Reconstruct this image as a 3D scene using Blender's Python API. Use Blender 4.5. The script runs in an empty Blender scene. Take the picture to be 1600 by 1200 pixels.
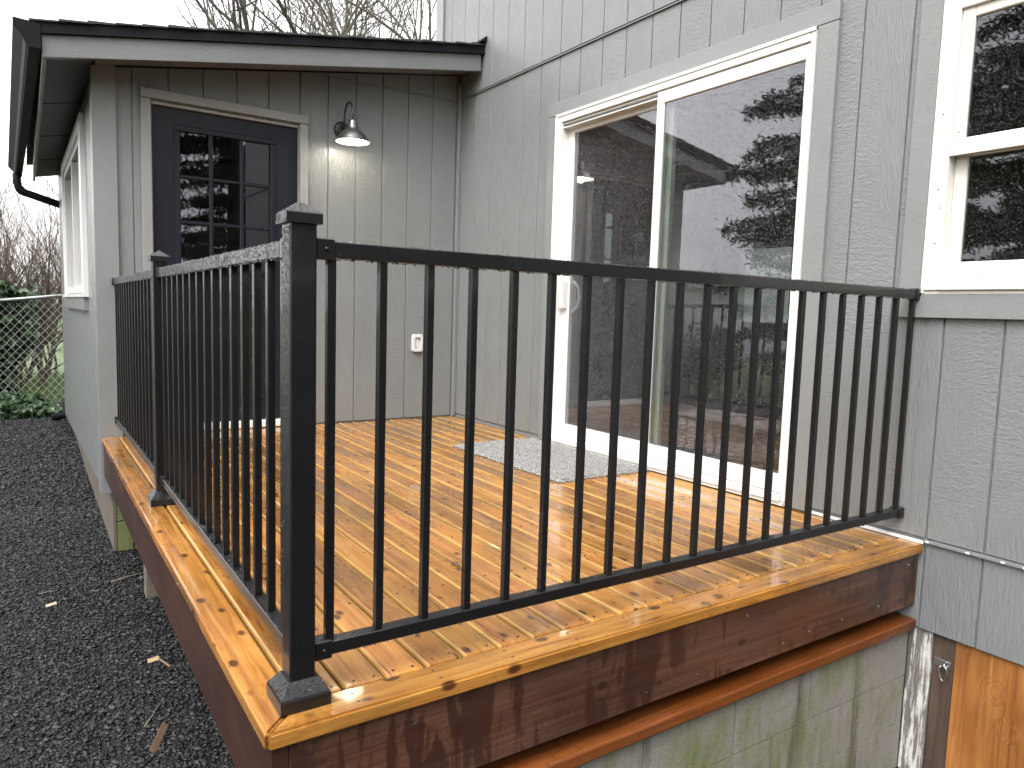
import bpy, bmesh, math, random
import numpy as np
from mathutils import Vector, Matrix
random.seed(7); RNG = np.random.default_rng(11)
S = bpy.context.scene
COL = S.collection

# ------------------------------------------------------------------ camera
CAM = Vector((-2.8744, -5.117, 0.8425)); YAW, PITCH, ROLL = 0.5912, -0.0973, 0.0304; FPX = 1135.58
FW = Vector((math.sin(YAW)*math.cos(PITCH), math.cos(YAW)*math.cos(PITCH), math.sin(PITCH)))
_r = Vector((math.cos(YAW), -math.sin(YAW), 0)); _u = _r.cross(FW)
RT = _r*math.cos(ROLL) + _u*math.sin(ROLL); UP = -_r*math.sin(ROLL) + _u*math.cos(ROLL)
cd = bpy.data.cameras.new('camera'); cam = bpy.data.objects.new('camera', cd); COL.objects.link(cam)
cd.sensor_fit = 'HORIZONTAL'; cd.sensor_width = 36.0; cd.lens = FPX/1600*36; cd.clip_start = 0.02; cd.clip_end = 800
M = Matrix.Identity(4)
for i in range(3):
    M[i][0], M[i][1], M[i][2], M[i][3] = RT[i], UP[i], -FW[i], CAM[i]
cam.matrix_world = M
S.camera = cam
def on_plane(px, axis, val):
    d = FW*FPX + RT*(px[0]-800) - UP*(px[1]-600)
    return CAM + d*((val-CAM[axis])/d[axis])

# ------------------------------------------------------------------ sky, sun, exposure
SUN_EL, SUN_AZ = math.radians(52), math.radians(-125)      # azimuth from +y towards +x
w = bpy.data.worlds.new('World'); S.world = w; w.use_nodes = True
nt = w.node_tree; bg = nt.nodes['Background']
sky = nt.nodes.new('ShaderNodeTexSky'); sky.sky_type = 'NISHITA'; sky.sun_disc = False
sky.sun_elevation = SUN_EL; sky.sun_rotation = SUN_AZ; sky.air_density = 1.0; sky.dust_density = 6.0; sky.ozone_density = 1.0
hs = nt.nodes.new('ShaderNodeHueSaturation'); hs.inputs['Saturation'].default_value = 0.10; hs.inputs['Value'].default_value = 1.0
mx = nt.nodes.new('ShaderNodeMixRGB'); mx.inputs[0].default_value = 0.55; mx.inputs[2].default_value = (9.2, 9.2, 9.3, 1)
nt.links.new(sky.outputs[0], hs.inputs['Color']); nt.links.new(hs.outputs[0], mx.inputs[1]); nt.links.new(mx.outputs[0], bg.inputs['Color'])
bg.inputs['Strength'].default_value = 0.13
sl = bpy.data.lights.new('sun', 'SUN'); so = bpy.data.objects.new('sun', sl); COL.objects.link(so)
sl.energy = 0.7; sl.angle = math.radians(40); sl.color = (1, 0.98, 0.95)
sd = Vector((math.sin(SUN_AZ)*math.cos(SUN_EL), math.cos(SUN_AZ)*math.cos(SUN_EL), math.sin(SUN_EL)))
so.rotation_euler = (-sd).to_track_quat('-Z', 'Y').to_euler(); so.location = sd*30
S.view_settings.view_transform = 'Standard'; S.view_settings.look = 'None'; S.view_settings.gamma = 1
S.view_settings.exposure = 1.62
S.render.engine = 'CYCLES'
for k_, v_ in dict(max_bounces=6, diffuse_bounces=2, glossy_bounces=4, transmission_bounces=5, transparent_max_bounces=10, caustics_reflective=False, caustics_refractive=False).items(): setattr(S.cycles, k_, v_)

# ------------------------------------------------------------------ object helpers
WL = {}
def wloc(o): return WL[o.name] if o is not None else Vector((0, 0, 0))
def tag(o, label=None, cat=None, group=None, kind=None):
    if label: o['label'] = label
    if cat: o['category'] = cat
    if group: o['group'] = group
    if kind: o['kind'] = kind
    return o
def link(o, c, parent):
    COL.objects.link(o); c = Vector(c); o.location = c - wloc(parent)
    if parent is not None: o.parent = parent
    WL[o.name] = c
    return o
def empty(name, loc, parent=None, **k):
    o = bpy.data.objects.new(name, None); o.empty_display_size = 0.1
    link(o, loc, parent); return tag(o, **k)
def mesh_obj(name, verts, faces, mat, parent=None, smooth=False, origin=None, **k):
    v = np.asarray(verts, float)
    c = (v.min(0)+v.max(0))/2 if origin is None else np.asarray(origin, float)
    me = bpy.data.meshes.new(name); me.from_pydata((v-c).tolist(), [], faces if isinstance(faces, list) else faces.tolist()); me.update()
    if smooth: me.polygons.foreach_set('use_smooth', [True]*len(me.polygons))
    if mat is not None: me.materials.append(mat)
    o = bpy.data.objects.new(name, me); link(o, c, parent); return tag(o, **k)
def bm_obj(name, bm, mat, parent=None, smooth=False, **k):
    bm.normal_update(); bmesh.ops.recalc_face_normals(bm, faces=bm.faces)
    v = [tuple(x.co) for x in bm.verts]; bm.verts.index_update(); f = [[x.index for x in q.verts] for q in bm.faces]; bm.free()
    return mesh_obj(name, v, f, mat, parent, smooth, **k)
BOXF = [[0, 3, 2, 1], [4, 5, 6, 7], [0, 1, 5, 4], [1, 2, 6, 5], [2, 3, 7, 6], [3, 0, 4, 7]]
def bx(bm, x0, x1, y0, y1, z0, z1, bev=0, seg=1):
    t = bmesh.new()
    vs = [t.verts.new(p) for p in ((x0, y0, z0), (x1, y0, z0), (x1, y1, z0), (x0, y1, z0), (x0, y0, z1), (x1, y0, z1), (x1, y1, z1), (x0, y1, z1))]
    for f in BOXF: t.faces.new([vs[i] for i in f])
    if bev: bmesh.ops.bevel(t, geom=t.edges[:], offset=bev, segments=seg, affect='EDGES', profile=0.5)
    me = bpy.data.meshes.new('t'); t.to_mesh(me); t.free(); bm.from_mesh(me); bpy.data.meshes.remove(me)
def box(name, x0, x1, y0, y1, z0, z1, mat, parent=None, bev=0, seg=1, **k):
    bm = bmesh.new(); bx(bm, min(x0, x1), max(x0, x1), min(y0, y1), max(y0, y1), min(z0, z1), max(z0, z1), bev, seg)
    return bm_obj(name, bm, mat, parent, **k)
def poly_prism(bm, pts, axis, a, b, bev=0):
    """pts: 2D polygon in the two other axes, extruded along axis from a to b"""
    def mk(p, t):
        q = list(p); q.insert(axis, t); return q
    t = bmesh.new()
    A = [t.verts.new(mk(p, a)) for p in pts]; B = [t.verts.new(mk(p, b)) for p in pts]
    t.faces.new(A); t.faces.new(B[::-1]); n = len(pts)
    for i in range(n): t.faces.new([A[i], B[i], B[(i+1) % n], A[(i+1) % n]])
    bmesh.ops.recalc_face_normals(t, faces=t.faces)
    if bev: bmesh.ops.bevel(t, geom=t.edges[:], offset=bev, segments=1, affect='EDGES')
    me = bpy.data.meshes.new('t'); t.to_mesh(me); t.free(); bm.from_mesh(me); bpy.data.meshes.remove(me)
def prism(name, pts, axis, a, b, mat, parent=None, bev=0, **k):
    bm = bmesh.new(); poly_prism(bm, pts, axis, a, b, bev); return bm_obj(name, bm, mat, parent, **k)
def tube_vf(path, radii, n=8, cap=True):
    P = [Vector(p) for p in path]; V = []; F = []
    if not hasattr(radii, '__len__'): radii = [radii]*len(P)
    up = None
    for i, p in enumerate(P):
        d = (P[min(i+1, len(P)-1)]-P[max(i-1, 0)]).normalized()
        if up is None: up = Vector((0, 0, 1)) if abs(d.z) < .9 else Vector((1, 0, 0))
        a = d.cross(up).normalized(); up = a.cross(d).normalized()
        for k in range(n):
            t = 2*math.pi*k/n; V.append(tuple(p+(a*math.cos(t)+up*math.sin(t))*radii[i]))
    for i in range(len(P)-1):
        for k in range(n):
            F.append([i*n+k, i*n+(k+1) % n, (i+1)*n+(k+1) % n, (i+1)*n+k])
    if cap: F.append(list(range(n))[::-1]); F.append([(len(P)-1)*n+k for k in range(n)])
    return V, F
def tube(name, path, radii, mat, parent=None, n=10, **k):
    V, F = tube_vf(path, radii, n); return mesh_obj(name, V, F, mat, parent, True, **k)
def lathe_vf(prof, c, n=28):
    V = []; F = []
    for r, z in prof:
        for k in range(n):
            t = 2*math.pi*k/n; V.append((c[0]+r*math.cos(t), c[1]+r*math.sin(t), c[2]+z))
    for i in range(len(prof)-1):
        for k in range(n): F.append([i*n+k, i*n+(k+1) % n, (i+1)*n+(k+1) % n, (i+1)*n+k])
    return V, F
class MB:
    """collects vertices and faces for one mesh"""
    def __init__(s): s.V = []; s.F = []
    def add(s, V, F):
        o = len(s.V); s.V.extend(V); s.F.extend([[i+o for i in f] for f in F])
    def build(s, name, mat, parent=None, smooth=False, **k): return mesh_obj(name, s.V, s.F, mat, parent, smooth, **k)

# ------------------------------------------------------------------ materials
def new_mat(name):
    m = bpy.data.materials.new(name); m.use_nodes = True; t = m.node_tree; return m, t, t.nodes['Principled BSDF']
def N(t, typ, **k):
    n = t.nodes.new('ShaderNode'+typ)
    for a, b in k.items(): setattr(n, a, b)
    return n
def setv(n, **k):
    for a, b in k.items(): n.inputs[a].default_value = b
    return n
def pos_vec(t, scale, rnd=True):
    g = N(t, 'NewGeometry'); v = g.outputs['Position']
    if rnd:
        oi = N(t, 'ObjectInfo'); mu = N(t, 'VectorMath', operation='SCALE'); mu.inputs[0].default_value = (31.7, 17.3, 23.9)
        t.links.new(oi.outputs['Random'], mu.inputs['Scale']); ad = N(t, 'VectorMath', operation='ADD')
        t.links.new(v, ad.inputs[0]); t.links.new(mu.outputs[0], ad.inputs[1]); v = ad.outputs[0]
    m = N(t, 'VectorMath', operation='MULTIPLY'); m.inputs[1].default_value = scale; t.links.new(v, m.inputs[0])
    return m.outputs[0]
def noise(t, vec, scale=1, detail=4, rough=0.55, dist=0):
    n = N(t, 'TexNoise'); setv(n, Scale=scale, Detail=detail, Roughness=rough, Distortion=dist); t.links.new(vec, n.inputs['Vector']); return n.outputs['Fac']
def ramp(t, fac, stops):
    r = N(t, 'ValToRGB'); e = r.color_ramp.elements
    while len(e) < len(stops): e.new(0.5)
    for q, (p, c) in zip(e, stops):
        q.position = p; q.color = (c, c, c, 1) if not hasattr(c, '__len__') else (*c, 1)
    t.links.new(fac, r.inputs[0]); return r.outputs[0]
def mix(t, fac, a, b, mode='MIX'):
    m = N(t, 'MixRGB', blend_type=mode)
    for i, x in ((0, fac), (1, a), (2, b)):
        if hasattr(x, 'is_output') or hasattr(x, 'links'): t.links.new(x, m.inputs[i])
        else: m.inputs[i].default_value = x if not hasattr(x, '__len__') else (*x, 1)
    return m.outputs[0]
def mth(t, op, a, b=0.0):
    m = N(t, 'Math', operation=op)
    for i, x in ((0, a), (1, b)):
        if hasattr(x, 'links'): t.links.new(x, m.inputs[i])
        else: m.inputs[i].default_value = x
    return m.outputs[0]
def bump(t, b, h, strength, dist):
    n = N(t, 'Bump'); setv(n, Strength=strength, Distance=dist); t.links.new(h, n.inputs['Height']); t.links.new(n.outputs[0], b.inputs['Normal']); return n
def droplets(t, scale, keep=0.55, rmin=0.15, rmax=0.45):
    """height field of separate round water beads"""
    g = N(t, 'NewGeometry'); v = N(t, 'TexVoronoi', feature='F1'); setv(v, Scale=scale); t.links.new(g.outputs['Position'], v.inputs['Vector'])
    sep = N(t, 'SeparateColor'); t.links.new(v.outputs['Color'], sep.inputs[0])
    rad = mth(t, 'MULTIPLY', sep.outputs[0], rmax); rad = mth(t, 'ADD', rad, rmin)
    on = mth(t, 'LESS_THAN', sep.outputs[1], keep)
    q = mth(t, 'DIVIDE', v.outputs['Distance'], rad); q = mth(t, 'MULTIPLY', q, q); h = mth(t, 'SUBTRACT', 1.0, q); h = mth(t, 'MAXIMUM', h, 0.0)
    h = mth(t, 'SQRT', h); h = mth(t, 'MULTIPLY', h, on); return mth(t, 'MULTIPLY', h, rad)

def paint_mat(name, col, siding=True, horiz='y', rough=0.42, bs=0.9, vary=0.10):
    m, t, b = new_mat(name)
    v = pos_vec(t, (1, 1, 1))
    big = noise(t, v, 3.0, 3); c = mix(t, big, [x*(1-vary) for x in col], [min(1, x*(1+vary)) for x in col])
    t.links.new(c, b.inputs['Base Color'])
    rn = noise(t, v, 14, 3); t.links.new(ramp(t, rn, [(0.3, rough-.12), (0.75, rough+.15)]), b.inputs['Roughness'])
    if siding:
        va = pos_vec(t, (30, 30, 80)); rip = noise(t, va, 1, 3, .6, .9)
        vb = pos_vec(t, (120, 120, 16)); gr = noise(t, vb, 1, 3, .6, .5)
        vc = pos_vec(t, (2.2, 2.2, 1.0)); sel = ramp(t, noise(t, vc, 1, 2), [(.36, 0.0), (.52, 1.0)])
        h = mix(t, sel, rip, gr)
        fine = noise(t, pos_vec(t, (260, 260, 200)), 1, 2); h = mix(t, .25, h, fine)
    else:
        va = pos_vec(t, (70, 70, 70)); h = noise(t, va, 1, 4, .65)
    bump(t, b, h, bs, 0.0075 if siding else .005); b.inputs['Coat Weight'].default_value = 0.3; b.inputs['Coat Roughness'].default_value = 0.2
    return m
GREY = (0.200, 0.211, 0.211)
M_SIDE = paint_mat('grey_siding_paint', GREY)
M_TRIM = paint_mat('grey_trim_paint', (0.220, 0.230, 0.228), siding=False, bs=.35)
M_RAKE = paint_mat('grey_rake_paint', (.150, .157, .157), siding=False, bs=.5)
M_DTRIM = paint_mat('warm_grey_door_trim', (0.252, 0.254, 0.248), siding=False, bs=.15)
def simple(name, col, rough=.5, metal=0, spec=.5, bs=0, bscale=80, coat=0, vary=.12, vs=6):
    m, t, b = new_mat(name); v = pos_vec(t, (1, 1, 1))
    c = mix(t, noise(t, v, vs, 4), [x*(1-vary) for x in col], [min(1, x*(1+vary)) for x in col]); t.links.new(c, b.inputs['Base Color'])
    b.inputs['Roughness'].default_value = rough; b.inputs['Metallic'].default_value = metal; b.inputs['Specular IOR Level'].default_value = spec; b.inputs['Coat Weight'].default_value = coat
    if bs: bump(t, b, noise(t, v, bscale, 4), bs, .004)
    return m
M_WHITE = simple('white_vinyl', (.80, .785, .76), .32, bs=.04, vary=.03)
M_WHITE2 = simple('cream_vinyl_window', (.74, .71, .65), .38, bs=.06, vary=.05, vs=11)
M_FOAM = simple('weather_white_caulk', (.75, .75, .73), .5)
M_DOOR = simple('charcoal_door_paint', (.010, .012, .018), .4, spec=.28, bs=.03, vary=.2)
M_METAL = simple('bronze_gutter_metal', (.010, .010, .0125), .6, spec=.12, bs=.03)
M_SOFF = simple('soffit_paint_with_shade', (.045, .045, .050), .6, bs=.2)  # house grey darkened so the shade under the eave sits in the colour
M_SHIN = simple('asphalt_shingle', (.030, .030, .031), .7, bs=.8, bscale=220, vary=.5, vs=60)
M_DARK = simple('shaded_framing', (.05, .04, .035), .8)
M_INT = simple('interior_wall', (.13, .13, .128), .8)
M_INTF = simple('interior_floor', (.06, .042, .028), .4)
M_STEEL = simple('zinc_steel', (.52, .52, .53), .28, metal=1)
M_LAMP = simple('brushed_dark_nickel', (.16, .155, .15), .34, metal=.85, vary=.15, vs=30)
M_LAMPIN = simple('white_lamp_enamel', (.85, .83, .78), .4)
M_LAMPB = simple('black_lamp_paint', (.02, .02, .022), .4)
M_BOXW = simple('white_outlet_plastic', (.62, .63, .62), .35, bs=.05)

def rail_mat():
    m, t, b = new_mat('black_powder_coat_wet')
    b.inputs['Base Color'].default_value = (.005, .005, .006, 1); b.inputs['Specular IOR Level'].default_value = .35
    g = N(t, 'NewGeometry')
    b.inputs['Roughness'].default_value = .38
    b.inputs['Coat Weight'].default_value = .35; b.inputs['Coat Roughness'].default_value = .08
    sp = N(t, 'SeparateXYZ'); t.links.new(g.outputs['True Normal'], sp.inputs[0])
    wx = mth(t, 'MAXIMUM', mth(t, 'MULTIPLY', sp.outputs[0], -1.0), sp.outputs[2]); wx = mth(t, 'MAXIMUM', wx, 0.0)
    d = droplets(t, 260, .6, .2, .4); h = mth(t, 'MULTIPLY', d, wx)
    fine = noise(t, pos_vec(t, (500, 500, 500)), 1, 2); h2 = mth(t, 'ADD', mth(t, 'MULTIPLY', h, .6), mth(t, 'MULTIPLY', fine, .06))
    bump(t, b, h2, .5, .004)
    return m
M_RAIL = rail_mat()
def water_mat():
    m, t, b = new_mat('water_drop'); b.inputs['Base Color'].default_value = (.95, .97, 1, 1); b.inputs['Roughness'].default_value = 0.0
    b.inputs['IOR'].default_value = 1.33; b.inputs['Transmission Weight'].default_value = 1.0; return m
M_WATER = water_mat()

def wood_mat(name, stops, axis, scale_across=55, scale_along=2.2, rough=(.12, .42), knots=True, tone=.42, coat=.9, bs=.25, rings=True, incise=False, knot_col=(.05, .014, .005), ring_sc=14, ring_al=.55, ring_w=.15):
    m, t, b = new_mat(name)
    sc = [scale_across]*3; sc[axis] = scale_along
    v = pos_vec(t, sc); lo = [ring_sc]*3; lo[axis] = ring_al; lv = pos_vec(t, lo)
    iso = pos_vec(t, (1, 1, 1))
    # knots
    kv = N(t, 'TexVoronoi'); setv(kv, Scale=5.2); t.links.new(iso, kv.inputs['Vector']); kd = kv.outputs['Distance']
    nz = noise(t, iso, 30, 2); kd = mth(t, 'ADD', kd, mth(t, 'MULTIPLY', mth(t, 'SUBTRACT', nz, .5), .05))
    near = ramp(t, kd, [(.0, 1.0), (.30, 0.0)])
    gr = noise(t, v, 1, 5, .62, .6)
    w0 = noise(t, lv, 1, 3, .5, .5)
    wv = mth(t, 'ADD', mth(t, 'MULTIPLY', w0, 9.0), mth(t, 'MULTIPLY', near, 3.0)); ring = mth(t, 'FRACT', wv); ring = ramp(t, ring, [(0, .2), (.75, .75), (.9, .9), (1, .2)])
    f = mix(t, ring_w if rings else .0, gr, ring)
    c = ramp(t, f, stops)
    oi = N(t, 'ObjectInfo'); hv = N(t, 'HueSaturation'); t.links.new(c, hv.inputs['Color'])
    t.links.new(mth(t, 'ADD', mth(t, 'MULTIPLY', oi.outputs['Random'], tone), 1-tone*.55), hv.inputs['Value'])
    r2 = mth(t, 'FRACT', mth(t, 'MULTIPLY', oi.outputs['Random'], 7.31)); t.links.new(mth(t, 'ADD', mth(t, 'MULTIPLY', r2, .010), .495), hv.inputs['Hue'])
    c = hv.outputs[0]
    blot = ramp(t, noise(t, pos_vec(t, [3 if i != axis else 1.2 for i in range(3)]), 1, 4, .6), [(.42, 1.0), (.68, .50)]); c = mix(t, 1.0, c, blot, 'MULTIPLY')
    if knots:
        k = ramp(t, kd, [(.065, 1.0), (.10, 0.0)]); c = mix(t, k, c, knot_col)
        halo = ramp(t, kd, [(.05, .55), (.20, 0.0)]); c = mix(t, halo, c, [x*.55 for x in stops[len(stops)//2][1]])
        fl = N(t, 'TexVoronoi'); fs = [14]*3; fs[axis] = 8; setv(fl, Scale=1.0); t.links.new(pos_vec(t, fs), fl.inputs['Vector'])
        k2 = ramp(t, fl.outputs['Distance'], [(.11, .9), (.20, 0.0)]); c = mix(t, k2, c, knot_col)
    if incise:
        iv = [90]*3; iv[axis] = 26; br = N(t, 'TexVoronoi'); setv(br, Scale=1, Randomness=.35); t.links.new(pos_vec(t, iv, False), br.inputs['Vector'])
        k3 = ramp(t, br.outputs['Distance'], [(.14, .85), (.24, 0.0)]); c = mix(t, k3, c, [x*.25 for x in stops[0][1]])
    t.links.new(c, b.inputs['Base Color'])
    wet = noise(t, pos_vec(t, (5, 2.2, 5) if axis == 1 else (2.2, 5, 5)), 1, 5, .62, .3)
    t.links.new(ramp(t, wet, [(.40, rough[0]), (.62, rough[1])]), b.inputs['Roughness'])
    cw = ramp(t, wet, [(.42, coat), (.60, coat*.25)]); t.links.new(cw, b.inputs['Coat Weight']); b.inputs['Coat Roughness'].default_value = .035; b.inputs['Coat IOR'].default_value = 1.4
    bump(t, b, gr, bs, .004)
    if not knots: pass
    return m
CEDAR = [(.25, (.17, .050, .009)), (.42, (.335, .130, .025)), (.57, (.445, .200, .043)), (.80, (.54, .290, .080))]
M_DECK = wood_mat('wet_cedar_along_y', CEDAR, 1)
M_BORDX = wood_mat('wet_cedar_along_x', CEDAR, 0)
M_EDGELIT = wood_mat('cedar_edge_painted_sky_light', [(.25, (.38, .19, .055)), (.5, (.48, .265, .075)), (.8, (.58, .36, .12))], 1, 55, 2.2, (.25, .5), False, .1, .3)  # paler cedar paints the sky light caught by the board chamfers
BROWN = [(.25, (.042, .016, .009)), (.5, (.090, .037, .023)), (.8, (.155, .076, .050))]
def fascia_mat(name, axis):
    m = wood_mat(name, BROWN, axis, 60, 1.6, (.30, .55), True, .1, .25, .3, True, False, (.03, .012, .008)); t = m.node_tree; b = t.nodes['Principled BSDF']
    c = b.inputs['Base Color'].links[0].from_socket
    s = [16]*3; s[2] = 2.6; st = noise(t, pos_vec(t, s), 1, 5, .65, .8); s2 = noise(t, pos_vec(t, (3, 3, 3)), 1, 3)
    k = ramp(t, mth(t, 'ADD', mth(t, 'MULTIPLY', st, .6), mth(t, 'MULTIPLY', s2, .4)), [(.49, 0.0), (.525, .85)])
    c2 = mix(t, k, c, (.034, .012, .008)); t.links.new(c2, b.inputs['Base Color']); return m
M_FASX = fascia_mat('brown_stained_board_along_x', 0)
M_FASY = wood_mat('brown_stained_board_along_y', [(.25, (.036, .013, .008)), (.5, (.050, .019, .012)), (.8, (.066, .027, .017))], 1, 50, 1.2, (.35, .5), False, .1, .15, .15)
M_LEDGE = wood_mat('incised_treated_timber', [(.25, (.09, .021, .004)), (.5, (.18, .046, .008)), (.8, (.26, .078, .016))], 0, 60, 2.2, (.35, .6), False, .1, .2, .4, True, True)
M_PLY = wood_mat(ring_sc=11, ring_al=.6, ring_w=.22, knots=False, name='orange_plywood', stops= [(.22, (.19, .058, .015)), (.45, (.36, .13, .033)), (.62, (.46, .20, .055)), (.8, (.55, .30, .11))], axis=2, scale_across=34, scale_along=1.2, rough=(.3, .55), tone=.05, coat=.3, bs=.15)
M_BRPOST = wood_mat('brown_weathered_plank', [(.25, (.055, .032, .024)), (.5, (.10, .062, .046)), (.8, (.14, .09, .068))], 2, 60, 2.5, (.5, .7), False, .05, .1, .3)
def peel_mat():
    m, t, b = new_mat('peeling_white_post'); v = pos_vec(t, (34, 34, 3.2)); f = noise(t, v, 1, 7, .72, .4)
    gw = noise(t, pos_vec(t, (90, 90, 5)), 1, 4)
    c = mix(t, ramp(t, f, [(.50, 0.0), (.57, 1.0)]), mix(t, gw, (.08, .066, .055), (.24, .22, .20)), (.62, .61, .585)); t.links.new(c, b.inputs['Base Color']); b.inputs['Roughness'].default_value = .6
    bump(t, b, f, .8, .006); return m
M_PEEL = peel_mat()
def block_mat(name, moss=.55, base=((.16, .155, .135), (.34, .33, .29))):
    m, t, b = new_mat(name); v = pos_vec(t, (1, 1, 1)); n1 = noise(t, pos_vec(t, (45, 45, 45)), 1, 6, .7)
    sp2 = noise(t, pos_vec(t, (150, 150, 150)), 1, 2); c = mix(t, mix(t, .5, n1, sp2), base[0], base[1])
    st = noise(t, pos_vec(t, (14, 14, 3.0), False), 1, 6, .7, .6); pt = noise(t, pos_vec(t, (1, 1, 1), False), 2.6, 4, .6)
    k = mth(t, 'ADD', mth(t, 'MULTIPLY', st, .45), mth(t, 'MULTIPLY', pt, .55))
    g = mix(t, n1, (.065, .085, .016), (.20, .225, .06)); c = mix(t, ramp(t, k, [(.66-moss*.35, 0.0), (.78-moss*.30, .85)]), c, g)
    dk = noise(t, pos_vec(t, (7, 7, .8), False), 1, 5, .65, .3); c = mix(t, ramp(t, dk, [(.54, 0.0), (.68, .8)]), c, (.045, .042, .032))
    t.links.new(c, b.inputs['Base Color']); b.inputs['Roughness'].default_value = .75; bump(t, b, n1, .8, .006); return m
M_BLOCK = block_mat('mossy_concrete_block', .50, ((.13, .125, .11), (.34, .33, .29))); M_MORT = block_mat('recessed_mortar', .3, ((.035, .034, .03), (.08, .078, .07)))
M_CONC = block_mat('weathered_concrete', .06, ((.095, .080, .064), (.19, .163, .132))); M_MOSS = block_mat('green_mossy_block', 1.25)

def glass_mat(name, drops=True, mult=3.7, tint=(.78, .87, .81), keep=.62, scale=250):
    m, t, b = new_mat(name); out = t.nodes['Material Output']; t.nodes.remove(b)
    tr = N(t, 'BsdfTransparent'); tr.inputs[0].default_value = (*tint, 1); gl = N(t, 'BsdfGlossy'); setv(gl, Roughness=.012); gl.inputs['Color'].default_value = (.95, .95, 1.0, 1)
    fr = N(t, 'Fresnel'); setv(fr, IOR=1.5); f = mth(t, 'MULTIPLY', fr.outputs[0], mult); f = mth(t, 'MINIMUM', f, .92)
    mxs = N(t, 'MixShader'); t.links.new(tr.outputs[0], mxs.inputs[1]); t.links.new(gl.outputs[0], mxs.inputs[2]); t.links.new(f, mxs.inputs[0])
    if drops:
        d = droplets(t, scale, keep, .15, .42); d2 = droplets(t, scale*.55, .25, .12, .3); h = mth(t, 'ADD', d, d2)
        bu = N(t, 'Bump'); setv(bu, Strength=.8, Distance=.008); t.links.new(h, bu.inputs['Height']); t.links.new(bu.outputs[0], gl.inputs['Normal'])
    t.links.new(mxs.outputs[0], out.inputs['Surface']); return m
M_GLASS = glass_mat('rain_beaded_door_glass'); M_GLASSW = glass_mat('rain_beaded_window_glass', True, 2.6, (.6, .66, .63), .6, 260); M_GLASSD = glass_mat('entry_door_glass', False, 2.6, (.7, .74, .74))
def emit_mat(name, col, s):
    m, t, b = new_mat(name); b.inputs['Base Color'].default_value = (*col, 1); b.inputs['Emission Color'].default_value = (*col, 1); b.inputs['Emission Strength'].default_value = s; return m
M_BULB = emit_mat('lit_bulb', (1, .93, .74), 25)
def bark(name, a, b_): return simple(name, [(x+y)/2 for x, y in zip(a, b_)], .85, bs=.6, bscale=60, vary=.35, vs=12)
M_BARK = bark('mossy_bark', (.06, .055, .04), (.13, .12, .085)); M_TWIG = bark('brown_twig', (.085, .062, .042), (.15, .115, .08)); M_TWIG2 = bark('grey_twig', (.055, .047, .042), (.11, .095, .085))
def leaf_mat(name, a, b_, rough=.4):
    m, t, b = new_mat(name); v = pos_vec(t, (1, 1, 1)); c = mix(t, ramp(t, noise(t, v, 9, 3), [(.3, 0.0), (.7, 1.0)]), a, b_); t.links.new(c, b.inputs['Base Color']); b.inputs['Roughness'].default_value = rough; return m
M_IVY = leaf_mat('ivy_leaf', (.018, .045, .018), (.06, .11, .04), .35); M_NEEDLE = leaf_mat('conifer_needles', (.012, .028, .014), (.035, .06, .03), .6)
M_GRASS = leaf_mat('lawn_grass', (.07, .14, .02), (.16, .26, .05), .6); M_DRY = leaf_mat('dead_leaf', (.06, .03, .02), (.16, .09, .05), .6)
M_GALV = simple('galvanized_wire', (.40, .41, .40), .4, metal=.6)
M_WOODSCRAP = simple('wet_scrap_wood', (.16, .10, .06), .6, vary=.3, vs=40); M_STICK = simple('stick_bark', (.20, .16, .12), .7, vary=.3, vs=40)
def gravel_mat():
    m, t, b = new_mat('wet_dark_gravel'); v = pos_vec(t, (1, 1, 1), False); n1 = noise(t, v, 85, 5, .7)
    vo = N(t, 'TexVoronoi'); setv(vo, Scale=70); t.links.new(v, vo.inputs['Vector']); sc = N(t, 'SeparateColor'); t.links.new(vo.outputs['Color'], sc.inputs[0])
    c = mix(t, sc.outputs[0], (.006, .006, .007), (.020, .020, .022))
    # lawn and earth further out
    g = N(t, 'NewGeometry'); sp = N(t, 'SeparateXYZ'); t.links.new(g.outputs['Position'], sp.inputs[0])
    wob = mth(t, 'MULTIPLY', noise(t, v, .6, 3), 2.0)
    far = mth(t, 'MAXIMUM', mth(t, 'SUBTRACT', mth(t, 'ADD', sp.outputs[1], wob), 7.2), mth(t, 'SUBTRACT', mth(t, 'MULTIPLY', sp.outputs[0], -1.0), mth(t, 'ADD', wob, 6.5)))
    far = mth(t, 'MAXIMUM', far, mth(t, 'SUBTRACT', sp.outputs[0], 5.0)); k = ramp(t, far, [(0, 0.0), (.5, 1.0)]); gc = mix(t, noise(t, v, 3, 4), (.05, .075, .02), (.11, .16, .04)); c = mix(t, k, c, gc)
    t.links.new(c, b.inputs['Base Color']); b.inputs['Roughness'].default_value = .6; b.inputs['Specular IOR Level'].default_value = .25
    h = mth(t, 'SUBTRACT', 1.0, vo.outputs['Distance']); bump(t, b, h, .8, .012); return m
M_GROUND = gravel_mat()
def stone_mat():
    m, t, b = new_mat('wet_gravel_stone'); g = N(t, 'NewGeometry'); vo = N(t, 'TexWhiteNoise'); r = g.outputs['Random Per Island']
    c = ramp(t, r, [(0, (.005, .005, .006)), (.7, (.013, .013, .0145)), (.985, (.022, .022, .024)), (1, (.06, .056, .052))]); t.links.new(c, b.inputs['Base Color']); b.inputs['Roughness'].default_value = .5; b.inputs['Specular IOR Level'].default_value = .4
    return m
M_STONE = stone_mat()
def mat_mat():
    m, t, b = new_mat('grey_loop_pile'); v = pos_vec(t, (1, 1, 1)); f = noise(t, v, 120, 3, .8)
    c = ramp(t, f, [(.36, (.09, .085, .08)), (.5, (.25, .243, .23)), (.64, (.44, .43, .41))]); t.links.new(c, b.inputs['Base Color']); b.inputs['Roughness'].default_value = .9
    bump(t, b, f, .7, .01); return m
M_MAT = mat_mat()

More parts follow.
